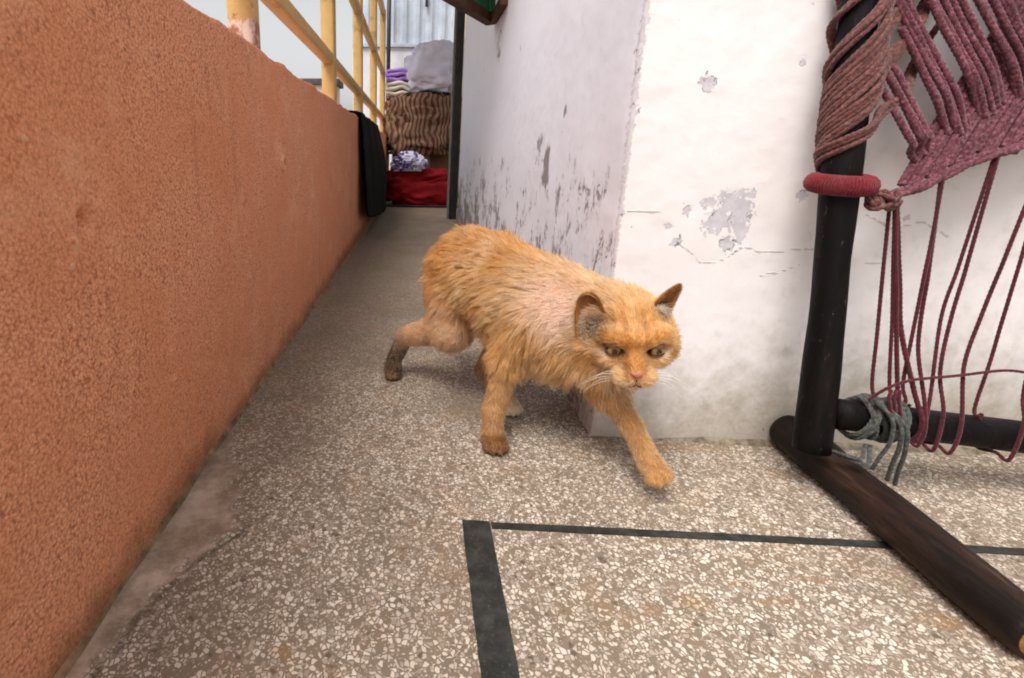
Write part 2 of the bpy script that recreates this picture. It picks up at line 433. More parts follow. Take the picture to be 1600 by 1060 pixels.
# ------------------------------------------------------------------ parapet
def profile_parapet():
    t0, top = 0.13, 0.620
    pts = []
    for z in np.linspace(0, top - 0.010, 225): pts.append((PX, z, 1, 0))
    for a in np.linspace(0, math.pi / 2, 5)[1:]: pts.append((PX - 0.010 + 0.010 * math.cos(a), top - 0.010 + 0.010 * math.sin(a), math.cos(a), math.sin(a)))
    for x in np.linspace(PX - 0.012, PX - t0, 8)[1:]: pts.append((x, top, 0, 1))
    for z in np.linspace(top, -0.6, 12)[1:]: pts.append((PX - t0, z, -1, 0))
    return np.array(pts)
pr = profile_parapet()
py = ticks((-0.8, 0.2, 0.05), (0.2, 0.37, 0.006), (0.37, 0.46, 0.0022), (0.46, 1.06, 0.006), (1.06, 1.125, 0.0022), (1.125, 1.3, 0.006), (1.3, 2.6, 0.02), (2.6, 5.3, 0.08))
YY, K = np.meshgrid(py, np.arange(len(pr)), indexing='ij')
V = np.stack([pr[K, 0], YY, pr[K, 1]], -1); Nn = np.stack([pr[K, 2], 0 * YY, pr[K, 3]], -1)
edge = np.exp(-((V[..., 2] - 0.62) / 0.02) ** 2) * (V[..., 0] < 0)
disp = 0.0016 * fbm(V * 40, 3, 5) + 0.004 * fbm(V * 5, 2, 8) + edge * 0.009 * fbm(V * np.array([10, 11, 10]), 4, 11)
chipf = np.zeros_like(YY)
for (cy_, cz_, ry_, rz_) in [(0.422, 0.376, .008, .014), (0.408, 0.352, .005, .016), (0.40, 0.335, .006, .006), (0.90, 0.60, .012, .012), (0.37, 0.44, .006, .005), (0.36, 0.50, .008, .004), (0.62, 0.30, .005, .005), (0.75, 0.46, .005, .007), (0.55, 0.16, .007, .005), (0.84, 0.22, .006, .006), (0.66, 0.57, .006, .006)]:
    chipf = np.maximum(chipf, np.clip(1.2 - np.hypot((V[..., 1] - cy_) / ry_, (V[..., 2] - cz_) / rz_), 0, 1))
# a broken-out hole with a raised rim
rr = np.hypot((V[..., 1] - 1.092), (V[..., 2] - 0.413))
disp += 0.007 * np.exp(-((rr - 0.013) / 0.004) ** 2) - 0.014 * np.exp(-(rr / 0.007) ** 2)
dent = np.exp(-(np.hypot((V[..., 1] - 0.428) / 0.008, (V[..., 2] - 0.372) / 0.010)) ** 2)
disp += -0.012 * dent + 0.006 * chipf * fbm(V * 90, 2, 17) + 0.004 * chipf
chipf = np.maximum(chipf * 0.8, 0.6 * np.exp(-((rr - 0.014) / 0.006) ** 2))
V = V + Nn * disp[..., None]
low = np.clip(1 - V[..., 2] / 0.10, 0, 1) * 0.9 + 0.5 * np.clip((V[..., 1] - 1.0) / 2.0, 0, 1) * np.clip(1 - V[..., 2] / 0.5, 0, 1)  # second term paints far-end shade into the parapet colour
M_TERRA = mat_terracotta()
parapet = mesh_obj('parapet', V.reshape(-1, 3), grid_faces(*YY.shape), M_TERRA, attrs=dict(low=low, chip=chipf))
tag(parapet, 'long rough terracotta plastered parapet wall along the passage', 'wall', kind='thing')
# grey mortar fillet at the foot
M_MORTAR = mat_simple('mortar', (92, 74, 54), (150, 118, 88), 40, 0.9, 0.6)
fy = ticks((-0.8, 0.2, 0.1), (0.2, 1.6, 0.01), (1.6, 5.0, 0.1))
fv, ff = [], []
for i, y in enumerate(fy):
    w = 0.006 + 0.005 * mnoise.noise((y * 14, 2.2, 0)); h = 0.006 + 0.004 * mnoise.noise((y * 17, 7.7, 0))
    fv += [(PX - 0.008, y, h + 0.004), (PX + 0.002, y, h), (PX + w * 0.55, y, h * 0.45), (PX + w, y, -0.002)]
ff = grid_faces(len(fy), 4).tolist()
fil = mesh_obj('mortar_fillet', fv, ff, M_MORTAR); keep(fil, parapet)

# ------------------------------------------------------------------ white wall (two faces round one corner)
cr = 0.005
s_left = ticks((0.0, 1.9, 0.04), (1.9, 2.75, 0.007))            # along -Y from y=3.5 to the corner
path = [(WX, 3.50 - s, -1, 0) for s in s_left if 3.50 - s > WY + cr + 1e-6]
for a in np.linspace(0, math.pi / 2, 5): path.append((WX + cr - cr * math.cos(a), WY + cr - cr * math.sin(a), -math.cos(a), -math.sin(a)))
path += [(x, WY, 0, -1) for x in ticks((WX + cr, 1.0, 0.0045), (1.0, 3.2, 0.1))[1:]]
path = [(0.62, 3.50, 0, 1), (WX + 0.02, 3.50, 0, 1)] + path
path = np.array(path)
zz = ticks((-0.01, 0.70, 0.0045), (0.70, 1.2, 0.02), (1.2, 2.7, 0.1))
Ix, Zz = np.meshgrid(np.arange(len(path)), zz, indexing='ij')
V = np.stack([path[Ix, 0], path[Ix, 1], Zz], -1); Nn = np.stack([path[Ix, 2], path[Ix, 3], 0 * Zz], -1)
on_right = (np.abs(path[Ix, 1] - WY) < 1e-4)
on_left = (np.abs(path[Ix, 0] - WX) < 1e-4)
Q = np.stack([V[..., 0], V[..., 2]], -1)
peel = np.zeros_like(Zz)
for (px_, pz_, r_) in [(0.447, 0.368, 0.0232), (0.425, 0.348, 0.018), (0.459, 0.333, 0.0126), (0.407, 0.371, 0.008), (0.43, 0.357, 0.0126), (0.385, 0.36, 0.0063),
                       (0.359, 0.34, 0.0050), (0.374, 0.315, 0.0073), (0.382, 0.528, 0.0095), (0.533, 0.382, 0.0070), (0.498, 0.554, 0.0045), (0.678, 0.355, 0.0045),
                       (0.445, 0.315, 0.010), (0.70, 0.22, 0.006), (0.437, 0.378, 0.012), (0.452, 0.350, 0.012)]:
    peel = np.maximum(peel, np.clip(1.0 - 0.5 * np.hypot(V[..., 0] - px_, V[..., 2] - pz_) / r_, 0, 1) * on_right)
# knocks along the arris
cdist = np.hypot(V[..., 0] - WX, V[..., 1] - WY)
for (cz_, rz_, ry_) in [(0.609, .006, .012), (0.588, .004, .01), (0.571, .008, .014), (0.512, .006, .010), (0.492, .010, .018), (0.476, .008, .014), (0.429, .004, .008),
                        (0.359, .007, .012), (0.33, .004, .008), (0.275, .008, .010), (0.22, .006, .012), (0.15, .008, .012), (0.545, .004, .008), (0.40, .005, .006), (0.64, .005, .01)]:
    peel = np.maximum(peel, np.clip(0.80 - 0.40 * np.hypot(cdist / (0.55 * ry_), (V[..., 2] - cz_) / (1.3 * rz_)), 0, 1))
crack = np.zeros_like(Zz)
for L_ in [[(0.376, 0.316), (0.396, 0.301), (0.416, 0.286), (0.442, 0.29), (0.457, 0.305), (0.469, 0.312), (0.493, 0.302), (0.514, 0.304), (0.578, 0.312)],
           [(0.29, 0.354), (0.303, 0.359), (0.347, 0.36)], [(0.499, 0.271), (0.53, 0.276), (0.549, 0.286)], [(0.62, 0.36), (0.66, 0.34), (0.70, 0.35), (0.74, 0.33)], [(0.64, 0.29), (0.67, 0.295)]]:
    wob = Q + 0.004 * np.stack([fbm(V * 60, 2, 3), fbm(V * 60, 2, 4)], -1)
    crack = np.maximum(crack, np.clip(1 - segdist(wob, L_) / 0.0045, 0, 1) * on_right)
z_ = V[..., 2]
grime_shade = np.where(on_right, 0.95 * np.clip(1 - z_ / 0.26, 0, 1) ** 1.3 + 0.22 * np.clip((V[..., 0] - 0.44) / 0.12, 0, 1) * np.clip(1.2 - z_, 0, 1), 0.55 * np.clip(1 - z_ / 0.2, 0, 1))  # grime by the floor; the x term paints the cot's shadow on the right face
fleck = np.where(on_left, 0.80 * np.clip(1 - z_ / 0.52, 0, 1) ** 0.9 + 0.10 * np.clip((V[..., 1] - 1.6) / 1.2, 0, 1) * np.clip(1 - z_ / 0.8, 0, 1) - 0.10 * np.clip((z_ - 0.4) / 0.1, 0, 1), -0.5)
fleck = np.where(on_right, -2.0, fleck) - 0.45 * np.clip((0.86 - V[..., 1]) / 0.06, 0, 1) * np.clip(1 - z_ / 0.2, 0, 1)
for (fy_, fz_, r_) in [(1.158, 0.44, .03), (1.161, 0.401, .035), (1.05, 0.52, .02), (1.99, 0.83, .08)]:
    fleck = np.where(on_left, np.maximum(fleck, 0.75 * np.clip(1.2 - np.hypot((V[..., 1] - fy_) / r_, (z_ - fz_) / r_), 0, 1) + fleck), fleck)
disp = 0.003 * fbm(V * 4, 3, 21) + 0.0006 * fbm(V * 40, 2, 22) - 0.0007 * np.clip((peel - 0.5) * 4, 0, 1)
V = V + Nn * disp[..., None]
white_wall = mesh_obj('plaster_wall', V.reshape(-1, 3), grid_faces(*Ix.shape)[:, ::-1], mat_whitewash(),
                      attrs=dict(peel=peel, crack=crack, grime_shade=grime_shade, fleck=fleck, side=1.0 - on_right.astype(float), arris=np.clip(1.05 - np.hypot(path[Ix, 0] - WX, path[Ix, 1] - WY) / 0.012, 0, 1)))
tag(white_wall, 'white plastered corner wall with peeling paint behind the cat', 'wall', kind='thing')
M_SHADE_SLAB = mat_simple('shade_slab_plaster', (176, 170, 164), (200, 194, 188), 6, 0.85, 0.3)
roof = box('shade_slab', (-0.50, 1.15, 2.10), (0.60, 5.4, 2.24), M_SHADE_SLAB, None, 0.01)  # unseen slab added overhead to darken the passage's far end
tag(roof, 'unseen plastered slab added to shade the far part of the passage', kind='structure')
# ragged cement skirt along the foot of the white wall
M_CEM = mat_simple('grey_cement', (84, 74, 60), (146, 134, 116), 45, 0.9, 0.6)
sv = []
sx = ticks((WX + 0.10, 1.1, 0.008), (1.1, 3.0, 0.1))
for x in sx:
    w = 0.006 + 0.006 * mnoise.noise((x * 22, 1, 0)); h = 0.005 + 0.004 * mnoise.noise((x * 20, 5, 0)); k = min(1, (x - WX - 0.095) / 0.06)
    sv += [(x, WY + 0.004, h * k + 0.002), (x, WY - 0.004, h * k), (x, WY - w * 0.6 * k - 0.004, h * 0.55 * k), (x, WY - w * k - 0.005, -0.002)]
sk = mesh_obj('cement_skirting', sv, grid_faces(len(sx), 4)[:, ::-1], M_CEM); keep(sk, white_wall)

# ------------------------------------------------------------------ railing on the parapet
def mat_ochre():
    t = NT('ochre_paint'); co = t.co()
    n = t.noise(co, 30, 4, 0.65)
    col = t.mix(n, srgb(178, 140, 80), srgb(206, 168, 106))
    flake = t.step(t.math('ADD', t.attr('flake'), t.math('MULTIPLY_ADD', t.noise(co, 55, 4, 0.7), 0.9, -0.45)), 0.42, 0.5)
    col = t.mix(flake, col, t.mix(t.step(t.noise(co, 35, 3), 0.4, 0.6), srgb(214, 190, 178), srgb(150, 92, 66)))
    rust = t.step(t.noise(co, 14, 5, 0.7), 0.56, 0.72)
    col = t.mix(t.math('MULTIPLY', rust, 0.7), col, srgb(108, 74, 42))
    return t.fin(col, 0.5, t.bump(t.math('SUBTRACT', t.noise(co, 90, 3), flake), 0.25, 0.001), spec=0.4)
M_OCHRE = mat_ochre()
railing = empty('railing', (-0.345, 1.05, 0.62))
RX = -0.345
def bar(name, a, b, w, parent, axis):
    """square tube with rounded edges; axis 2 = upright, 1 = along the passage"""
    n = 60; c = 0.18 * w
    ring = []
    for (sx_, sy_) in [(1, 1), (-1, 1), (-1, -1), (1, -1)]:
        for k in range(3):
            a0 = math.atan2(sy_, sx_) - math.pi / 4 + k * math.pi / 4
            ring.append((sx_ * (w / 2 - c) + c * math.cos(a0), sy_ * (w / 2 - c) + c * math.sin(a0)))
    a, b = np.array(a, float), np.array(b, float)
    Vv, fl = [], []
    for i in range(n + 1):
        p = a + (b - a) * i / n
        for (u, v) in ring:
            Vv.append((p[0] + u, p[1] + v, p[2]) if axis == 2 else (p[0] + u, p[1], p[2] + v))
            fl.append(max(0.0, 1 - (Vv[-1][2] - 0.62) / 0.12) * (0.95 if a[1] < 1.5 else 0.45) if axis == 2 else 0.0)
    m = len(ring)
    Fc = [[i * m + j, i * m + (j + 1) % m, (i + 1) * m + (j + 1) % m, (i + 1) * m + j] for i in range(n) for j in range(m)]
    Fc += [list(range(m))[::-1], [n * m + j for j in range(m)]]
    o = mesh_obj(name, Vv, Fc, M_OCHRE, attrs=dict(flake=fl))
    keep(o, parent); return o
for y in (0.05, 1.05, 2.03, 3.0, 4.0, 5.0):
    bar('post', (RX, y, 0.60), (RX, y, 1.72), 0.052, railing, 2)
bar('rail', (RX, -0.4, 0.785), (RX, 5.1, 0.785), 0.040, railing, 1)
bar('rail', (RX, -0.4, 1.20), (RX, 5.1, 1.20), 0.040, railing, 1)
bar('rail', (RX, -0.4, 1.70), (RX, 5.1, 1.70), 0.044, railing, 1)
tag(railing, 'ochre painted metal railing with flaking posts on top of the parapet', 'railing')

# ------------------------------------------------------------------ black cloth hung over the parapet
def cloth_black():
    t = NT('black_cloth'); co = t.co()
    return t.fin(t.mix(t.noise(co, 12, 3), srgb(12, 12, 14), srgb(26, 25, 28)), 0.95, t.bump(t.noise(co, 40, 4), 0.4, 0.004), spec=0.1)
nu, nv = 60, 50
Vc = []
for i in range(nu + 1):
    u = i / nu
    for j in range(nv + 1):
        v = j / nv
        top_y = 2.52 + 1.05 * u; bot_y = 2.50 + 1.72 * u
        if v < 0.16:                          # over the top of the parapet
            q = v / 0.16; x = PX - 0.09 + 0.10 * q; z = 0.634 + 0.004 * math.sin(q * 3); y = top_y
        else:
            q = (v - 0.16) / 0.84
            y = top_y + (bot_y - top_y) * q ** 1.1
            z = 0.630 - 0.62 * q
            z = 0.630 * (1 - q) + (0.125 * (1 - u) ** 2 + 0.012) * q
            fold = math.sin(u * 22 + 2 * q) * 0.5 + math.sin(u * 41 + 1.3) * 0.3
            x = PX + 0.012 + 0.018 * q + 0.035 * math.sin(math.pi * min(1, q * 1.1)) * u + 0.010 * (fold + 0.8) * (0.3 + q)
        z += 0.006 * mnoise.noise((u * 6, v * 6, 0))
        Vc.append((x, y, z))
cloth = mesh_obj('black_cloth', Vc, grid_faces(nu + 1, nv + 1), cloth_black())
sm = cloth.modifiers.new('thick', 'SOLIDIFY'); sm.thickness = 0.006
tag(cloth, 'black cloth hanging over the far end of the orange parapet', 'cloth')

# ------------------------------------------------------------------ doorway at the end of the passage
M_DARKPAINT = mat_simple('dark_paint', (26, 24, 26), (46, 42, 42), 20, 0.5, 0.2)
M_GREYEDGE = mat_simple('grey_edge', (120, 112, 108), (150, 142, 136), 20, 0.6, 0.2)
door = empty('door_frame', (0.31, 3.62, 0))
box('jamb', (0.236, 3.56, 0.0), (0.287, 3.66, 2.2), M_DARKPAINT, door, 0.004)
box('jamb_edge', (0.222, 3.600, 0.004), (0.235, 3.64, 2.2), M_GREYEDGE, door, 0.002)
box('lintel', (-0.42, 3.565, 2.201), (0.287, 3.655, 2.28), M_DARKPAINT, door, 0.004)
box('threshold', (-0.290, 4.36, 0.001), (0.70, 4.42, 0.018), M_DARKPAINT, door, 0.004)
tag(door, 'dark painted door frame at the end of the passage', 'door frame', kind='thing')

# green box fixed high on the passage wall
M_GREEN = mat_simple('green_paint', (24, 92, 48), (44, 122, 66), 14, 0.45, 0.15)
M_BROWNWOOD = mat_simple('brown_board', (58, 36, 22), (88, 58, 36), 18, 0.7, 0.4)
gb = empty('green_shutter', (0.27, 2.10, 0.92))
_A, _B = Vector((0.078, 1.775, 0)), Vector((0.268, 2.11, 0))
_u = (_B - _A).normalized(); _n = Vector((_u.y, -_u.x, 0)); _L = (_B - _A).length
_rot = Matrix((( _u.x, _n.x, 0), (_u.y, _n.y, 0), (0, 0, 1)))
def leafbox(name, s0, s1, t0, t1, z0, z1, mat, bev=0.002):
    c = _A + _u * ((s0 + s1) / 2) + _n * ((t0 + t1) / 2); h = ((s1 - s0) / 2, (t1 - t0) / 2, (z1 - z0) / 2); zc = (z0 + z1) / 2
    return box(name, (c.x - h[0], c.y - h[1], zc - h[2]), (c.x + h[0], c.y + h[1], zc + h[2]), mat, gb, bev, rot=_rot)
leafbox('bottom_rail', 0, _L, -0.018, 0.018, 0.920, 0.955, M_BROWNWOOD)
leafbox('stile', 0, 0.045, -0.016, 0.016, 0.956, 1.75, M_BROWNWOOD)
leafbox('stile', _L - 0.045, _L, -0.016, 0.016, 0.956, 1.75, M_GREEN)
leafbox('panel', 0.046, _L - 0.046, -0.010, 0.010, 0.956, 1.75, M_GREEN)
box('window_frame', (0.262, 1.84, 0.918), (0.2855, 2.085, 0.950), M_BROWNWOOD, gb, 0.002)
box('hinge', (0.262, 2.088, 1.05), (0.2855, 2.125, 1.10), M_DARKPAINT, gb, 0.002)
tag(gb, 'green wooden window shutter with brown edge, swung open high on the wall', 'shutter')

# ------------------------------------------------------------------ heap of bundles beyond the doorway
def fabric(name, stops, stripe=None, scale=9, rough=0.85, printed=False):
    t = NT(name); co = t.co()
    n = t.noise(co, scale, 3, 0.6)
    col = t.ramp(n, stops, 'CONSTANT' if printed else 'LINEAR')
    if stripe:
        w = t.new('ShaderNodeTexWave'); w.bands_direction = stripe[1]; w.inputs['Scale'].default_value = stripe[2]; w.inputs['Distortion'].default_value = 14.0; w.inputs['Detail Scale'].default_value = 0.6
        t.put(w.inputs['Vector'], co); w.inputs['Detail'].default_value = 2
        col = t.mix(t.step(w.outputs[1], 0.5, 0.62), col, stripe[0])
    return t.fin(col, rough, t.bump(t.noise(co, 30, 4, 0.6), 0.35, 0.01), spec=0.2)

def bundle(name, c, r, mat, label, cat, seed, fold=0.12, squash=0.75, folds_dir=(1, 1, 3), group=None):
    bm = bmesh.new(); bmesh.ops.create_icosphere(bm, subdivisions=5, radius=1)
    P = np.array([v.co[:] for v in bm.verts])
    S = np.sign(P) * np.abs(P) ** squash                 # boxier than a ball
    d = fbm(P * 1.6, 3, seed) * 0.40
    rid = 1 - np.abs(fbm(P * np.array(folds_dir) * 1.9 + 0.5 * fbm(P * 2, 2, seed + 5)[:, None], 3, seed + 9)) * 2.2
    d = d + 1.4 * fold * (np.clip(rid, -0.6, 1) - 0.5)
    Wp = S * (1 + d)[:, None] * np.array(r)
    Wp[:, 2] = np.maximum(Wp[:, 2], -r[2] * 0.82)        # rests flat
    Wp += np.array(c)
    for v, p in zip(bm.verts, Wp): v.co = p
    me = bpy.data.meshes.new(name); bm.to_mesh(me); bm.free(); me.materials.append(mat)
    me.polygons.foreach_set('use_smooth', [True] * len(me.polygons))
    o = bpy.data.objects.new(name, me); COL.objects.link(o)
    tag(o, label, cat, group); return o

bundle('red_bundle', (0.01, 4.66, 0.155), (0.300, 0.20, 0.185), fabric('red_cloth', [(0.2, srgb(84, 8, 14)), (0.5, srgb(128, 14, 22)), (0.8, srgb(150, 26, 32))]),
       'bundle of bright red cloth on the floor beyond the doorway', 'cloth bundle', 3)
bundle('printed_cloth', (-0.075, 4.52, 0.375), (0.135, 0.11, 0.085), fabric('blue_white_print', [(0.0, srgb(210, 210, 228)), (0.47, srgb(222, 220, 236)), (0.52, srgb(96, 96, 158)), (0.60, srgb(70, 66, 110)), (0.66, srgb(200, 196, 220))], scale=13, printed=True),
       'blue and white printed cloth lying on the red bundle', 'cloth', 11, fold=0.18)
M_CARD = mat_simple('brown_card', (86, 60, 38), (110, 78, 50), 8, 0.8, 0.2)
M_CREAM0 = mat_simple('packing_tape', (150, 116, 76), (166, 132, 90), 8, 0.4, 0.1)
cb = empty('cardboard_box', (0.08, 5.02, 0))
box('box_body', (-0.24, 4.88, 0.0), (0.44, 5.25, 0.50), M_CARD, cb, 0.006)
box('tape', (0.07, 4.876, 0.02), (0.12, 4.8795, 0.48), M_CREAM0, cb, 0.0)
tag(cb, 'brown cardboard box behind the red bundle', 'box')
bundle('striped_bundle', (0.04, 4.97, 0.690), (0.355, 0.23, 0.295), fabric('striped_blanket', [(0.2, srgb(92, 74, 58)), (0.6, srgb(130, 108, 86))], stripe=(srgb(90, 48, 38), 'X', 7.0)),
       'bundle of brown and beige striped blankets on the cardboard box', 'cloth bundle', 23, fold=0.16)
bundle('dark_cloth', (0.09, 4.96, 0.955), (0.24, 0.16, 0.055), fabric('dark_print', [(0.0, srgb(26, 24, 24)), (0.5, srgb(44, 40, 38)), (0.56, srgb(128, 116, 100)), (0.64, srgb(40, 36, 36))], scale=9, printed=True),
       'dark patterned cloth squeezed under the pale sack', 'cloth', 31)
bundle('white_sack', (0.135, 4.98, 1.20), (0.255, 0.17, 0.245), fabric('pale_sack', [(0.2, srgb(186, 184, 204)), (0.7, srgb(214, 210, 226))]),
       'bulging pale lavender sack on top of the heap', 'sack', 41, fold=0.15, folds_dir=(1, 1, 2.2))
M_CREAM = mat_simple('cream_cloth', (196, 184, 168), (216, 206, 192), 8, 0.9, 0.3)
M_PURPLE = mat_simple('purple_cloth', (150, 110, 196), (188, 156, 222), 6, 0.85, 0.3)
def folded(name, c, s, mat, label):
    bm = bmesh.new(); bmesh.ops.create_grid(bm, x_segments=14, y_segments=14, size=0.5)
    me = bpy.data.meshes.new(name); vs, fs = [], []
    n = 40; L = 3                                          # an S-folded sheet, three layers
    prof = []
    for k in range(L):
        z = k / L + 0.5 / L
        xs_ = np.linspace(-0.5, 0.5, 12); xs_ = xs_ if k % 2 == 0 else xs_[::-1]
        prof += [(x, z + 0.03 * math.sin(x * 7 + k)) for x in xs_]
    bm.free()
    for (x, z) in prof:
        for j in range(9):
            y = j / 8 - 0.5
            vs.append((c[0] + x * s[0], c[1] + y * s[1], c[2] + (z - 0.5 + 0.22 * mnoise.noise((x * 2.4 + s[1] * 9, y * 3, z * 2)) - 0.5 * x * x) * s[2]))
    o = mesh_obj(name, vs, grid_faces(len(prof), 9), mat)
    m = o.modifiers.new('thick', 'SOLIDIFY'); m.thickness = s[2] / L * 0.8; m.offset = 0
    tag(o, label, 'folded cloth'); return o
folded('folded_cloth', (-0.19, 5.03, 1.045), (0.22, 0.24, 0.11), M_CREAM, 'cream folded cloth under the purple one on the heap')
folded('folded_cloth', (-0.19, 5.03, 1.165), (0.22, 0.22, 0.10), M_PURPLE, 'purple folded cloth beside the pale sack')

# gate and wall that close the view behind the heap
M_GATE = mat_simple('pale_blue_metal', (168, 178, 192), (190, 198, 210), 6, 0.5, 0.1)
M_GATE2 = mat_simple('white_metal', (204, 204, 212), (222, 222, 228), 6, 0.5, 0.1)
M_PALE = mat_simple('cream_panel', (212, 204, 186), (226, 218, 202), 5, 0.6, 0.1)
gate = empty('metal_gate', (0.1, 6.0, 0))
def corr(name, x0, x1, z0, z1, y, mat, pitch):
    xx = np.arange(x0, x1, pitch / 8); vs = []
    for x in xx: vs += [(x, y + 0.012 * math.copysign(min(1, abs(math.sin(2 * math.pi * x / pitch)) * 2), math.sin(2 * math.pi * x / pitch)), z0), (x, y + 0.012 * math.copysign(min(1, abs(math.sin(2 * math.pi * x / pitch)) * 2), math.sin(2 * math.pi * x / pitch)), z1)]
    o = mesh_obj(name, vs, grid_faces(len(xx), 2), mat, smooth=False); keep(o, gate)
    m = o.modifiers.new('thick', 'SOLIDIFY'); m.thickness = 0.004; return o
corr('corrugated_panel', -0.75, 0.36, 1.64, 2.6, 6.0, M_GATE, 0.14)
box('lower_panel', (-0.75, 5.985, 0.0), (0.10, 6.01, 1.595), M_GATE2, gate, 0.004)
box('cream_panel', (0.115, 5.98, 0.0), (0.36, 6.01, 1.595), M_PALE, gate, 0.004)
box('cross_rail', (-0.75, 5.96, 1.60), (0.36, 6.02, 1.635), M_GATE, gate, 0.004)
for z in (1.28, 1.40, 1.46): box('hinge', (0.05, 5.955, z), (0.10, 5.982, z + 0.03), M_DARKPAINT, gate, 0.003)
box('latch', (0.045, 5.94, 2.0), (0.075, 5.975, 2.12), M_DARKPAINT, gate, 0.003)
tag(gate, 'pale blue corrugated metal gate with white lower panel behind the heap', 'gate')
M_IVORY = mat_simple('ivory_wall', (198, 188, 170), (226, 218, 204), 6, 0.8, 0.3)
box_w = box('end_wall', (0.375, 5.7, 0.0), (1.6, 6.1, 2.7), M_IVORY, None, 0.01)
tag(box_w, 'ivory wall pier to the right of the gate', 'wall', kind='thing')
polee = tube('iron_pole', [(-0.335, 5.75, 0.0), (-0.335, 5.75, 1.3), (-0.33, 5.75, 2.6)], 0.022, M_DARKPAINT, sides=14)
tag(polee, 'slim dark upright pole in front of the pale blue gate', 'pole')

# low neighbouring roof wall across the lane
M_PINK = mat_simple('pink_plaster', (206, 184, 176), (226, 206, 198), 3, 0.85, 0.2)
M_COPING = mat_simple('dark_coping', (70, 64, 66), (96, 88, 88), 5, 0.8, 0.2)
nb = empty('neighbour_wall', (-3.2, 9.0, -3))
box('wall_face', (-3.4, 7.6, -3.0), (-1.2, 8.0, 1.42), M_PINK, nb, 0.01)
box('coping', (-3.45, 7.55, 1.42), (-1.15, 8.05, 1.50), M_COPING, nb, 0.01)
tag(nb, 'low pale pink roof wall with dark coping beyond the railing', 'wall', kind='thing')

# ------------------------------------------------------------------ rope cot standing on its side
def mat_pole():
    t = NT('dark_stained_wood'); co = t.co()
    st = t.mapping(co, (1, 1, 0.12))
    col = t.ramp(t.noise(st, 42, 5, 0.7), [(0.25, srgb(5, 4, 4)), (0.5, srgb(9, 7, 7)), (0.64, srgb(22, 15, 13)), (0.8, srgb(58, 40, 32))])
    sc = t.step(t.noise(co, 26, 4, 0.7), 0.6, 0.75)
    col = t.mix(t.math('MULTIPLY', sc, 0.4), col, srgb(60, 32, 25))
    scf = t.step(t.noise(t.mapping(co, (1, 1, 0.3)), 75, 5, 0.8), 0.62, 0.68)
    col = t.mix(t.math('MULTIPLY', scf, 0.45), col, srgb(104, 82, 68))
    return t.fin(col, t.math('MULTIPLY_ADD', t.noise(co, 50, 3), 0.35, 0.40), t.bump(t.noise(st, 90, 5, 0.75), 0.6, 0.003), spec=0.12)
def mat_legwood():
    t = NT('brown_worn_wood'); co = t.co()
    st = t.mapping(co, (1, 0.12, 1))
    col = t.ramp(t.noise(st, 46, 5, 0.7), [(0.24, srgb(8, 6, 5)), (0.44, srgb(22, 15, 12)), (0.60, srgb(46, 31, 24)), (0.78, srgb(92, 66, 50))])
    col = t.mix(t.math('MULTIPLY', t.step(t.noise(co, 15, 4, 0.7), 0.5, 0.7), 0.6), col, srgb(36, 25, 20))
    return t.fin(col, 0.55, t.bump(t.noise(st, 80, 5, 0.75), 0.7, 0.003), spec=0.16)
M_POLE, M_LEG = mat_pole(), mat_legwood()
M_ENDGRAIN = mat_simple('pale_end_grain', (96, 66, 32), (140, 102, 52), 60, 0.8, 0.4)
def mat_rope(name, c, scale=260):
    t = NT(name); co = t.co()
    col = t.ramp(t.noise(co, scale, 3, 0.7), [(0.28, srgb(*c[0])), (0.48, srgb(*c[1])), (0.66, srgb(*c[2])), (0.85, srgb(*c[3]))])
    col = t.mix(t.math('MULTIPLY', t.step(t.noise(co, 9, 3, 0.6), 0.4, 0.7), 0.5), col, srgb(*c[4]))
    return t.fin(col, 0.85, t.bump(t.noise(co, 700, 2, 0.7), 0.5, 0.0008), spec=0.2, sheen=0.15)
M_ROPE = mat_rope('pink_rope', [(38, 14, 20), (92, 47, 56), (134, 82, 93), (184, 138, 147), (70, 34, 40)])
M_ROPEB = mat_rope('brown_pink_rope', [(46, 22, 22), (92, 54, 52), (126, 84, 78), (164, 126, 118), (74, 43, 40)])
M_STRING = mat_rope('red_string', [(36, 7, 12), (68, 15, 24), (90, 25, 36), (120, 54, 64), (50, 10, 17)])
M_RED = mat_rope('red_yarn', [(68, 11, 18), (104, 20, 30), (126, 32, 42), (150, 54, 64), (86, 14, 24)], 320)
M_GREYROPE = mat_rope('grey_rope', [(30, 30, 29), (62, 64, 61), (92, 94, 89), (132, 132, 125), (44, 46, 43)])

BY = lambda z: 0.615 + 0.15 * (z - 0.10)
cot = empty('rope_cot', (0.545, 0.66, 0))
# frame: upright end pole, lower and upper side rails, far end pole, legs
zs_ = np.linspace(0.062, 1.04, 60)
tube('end_pole', [(0.527 + 0.002 * math.sin(z * 9), BY(z), z) for z in zs_], 0.0192 + 0.0012 * np.sin(zs_ * 17), M_POLE, cot, sides=28, lump=0.05, seed=2)
xr = np.linspace(0.549, 1.46, 60)
tube('side_rail', [(x, 0.617 - 0.004 * (x - 0.549), 0.112 - 0.10 * (x - 0.549) * (1.0 if x < 0.8 else 0.251 / (x - 0.549))) for x in xr], 0.0205, M_POLE, cot, sides=24, lump=0.05, seed=5)
tube('side_rail', [(x, BY(1.0) , 1.0) for x in np.linspace(0.50, 1.47, 40)], 0.027, M_POLE, cot, sides=20, lump=0.05, seed=7)
tube('end_pole', [(1.43, BY(z), z) for z in np.linspace(0.06, 1.04, 40)], 0.030, M_POLE, cot, sides=20, lump=0.05, seed=8)
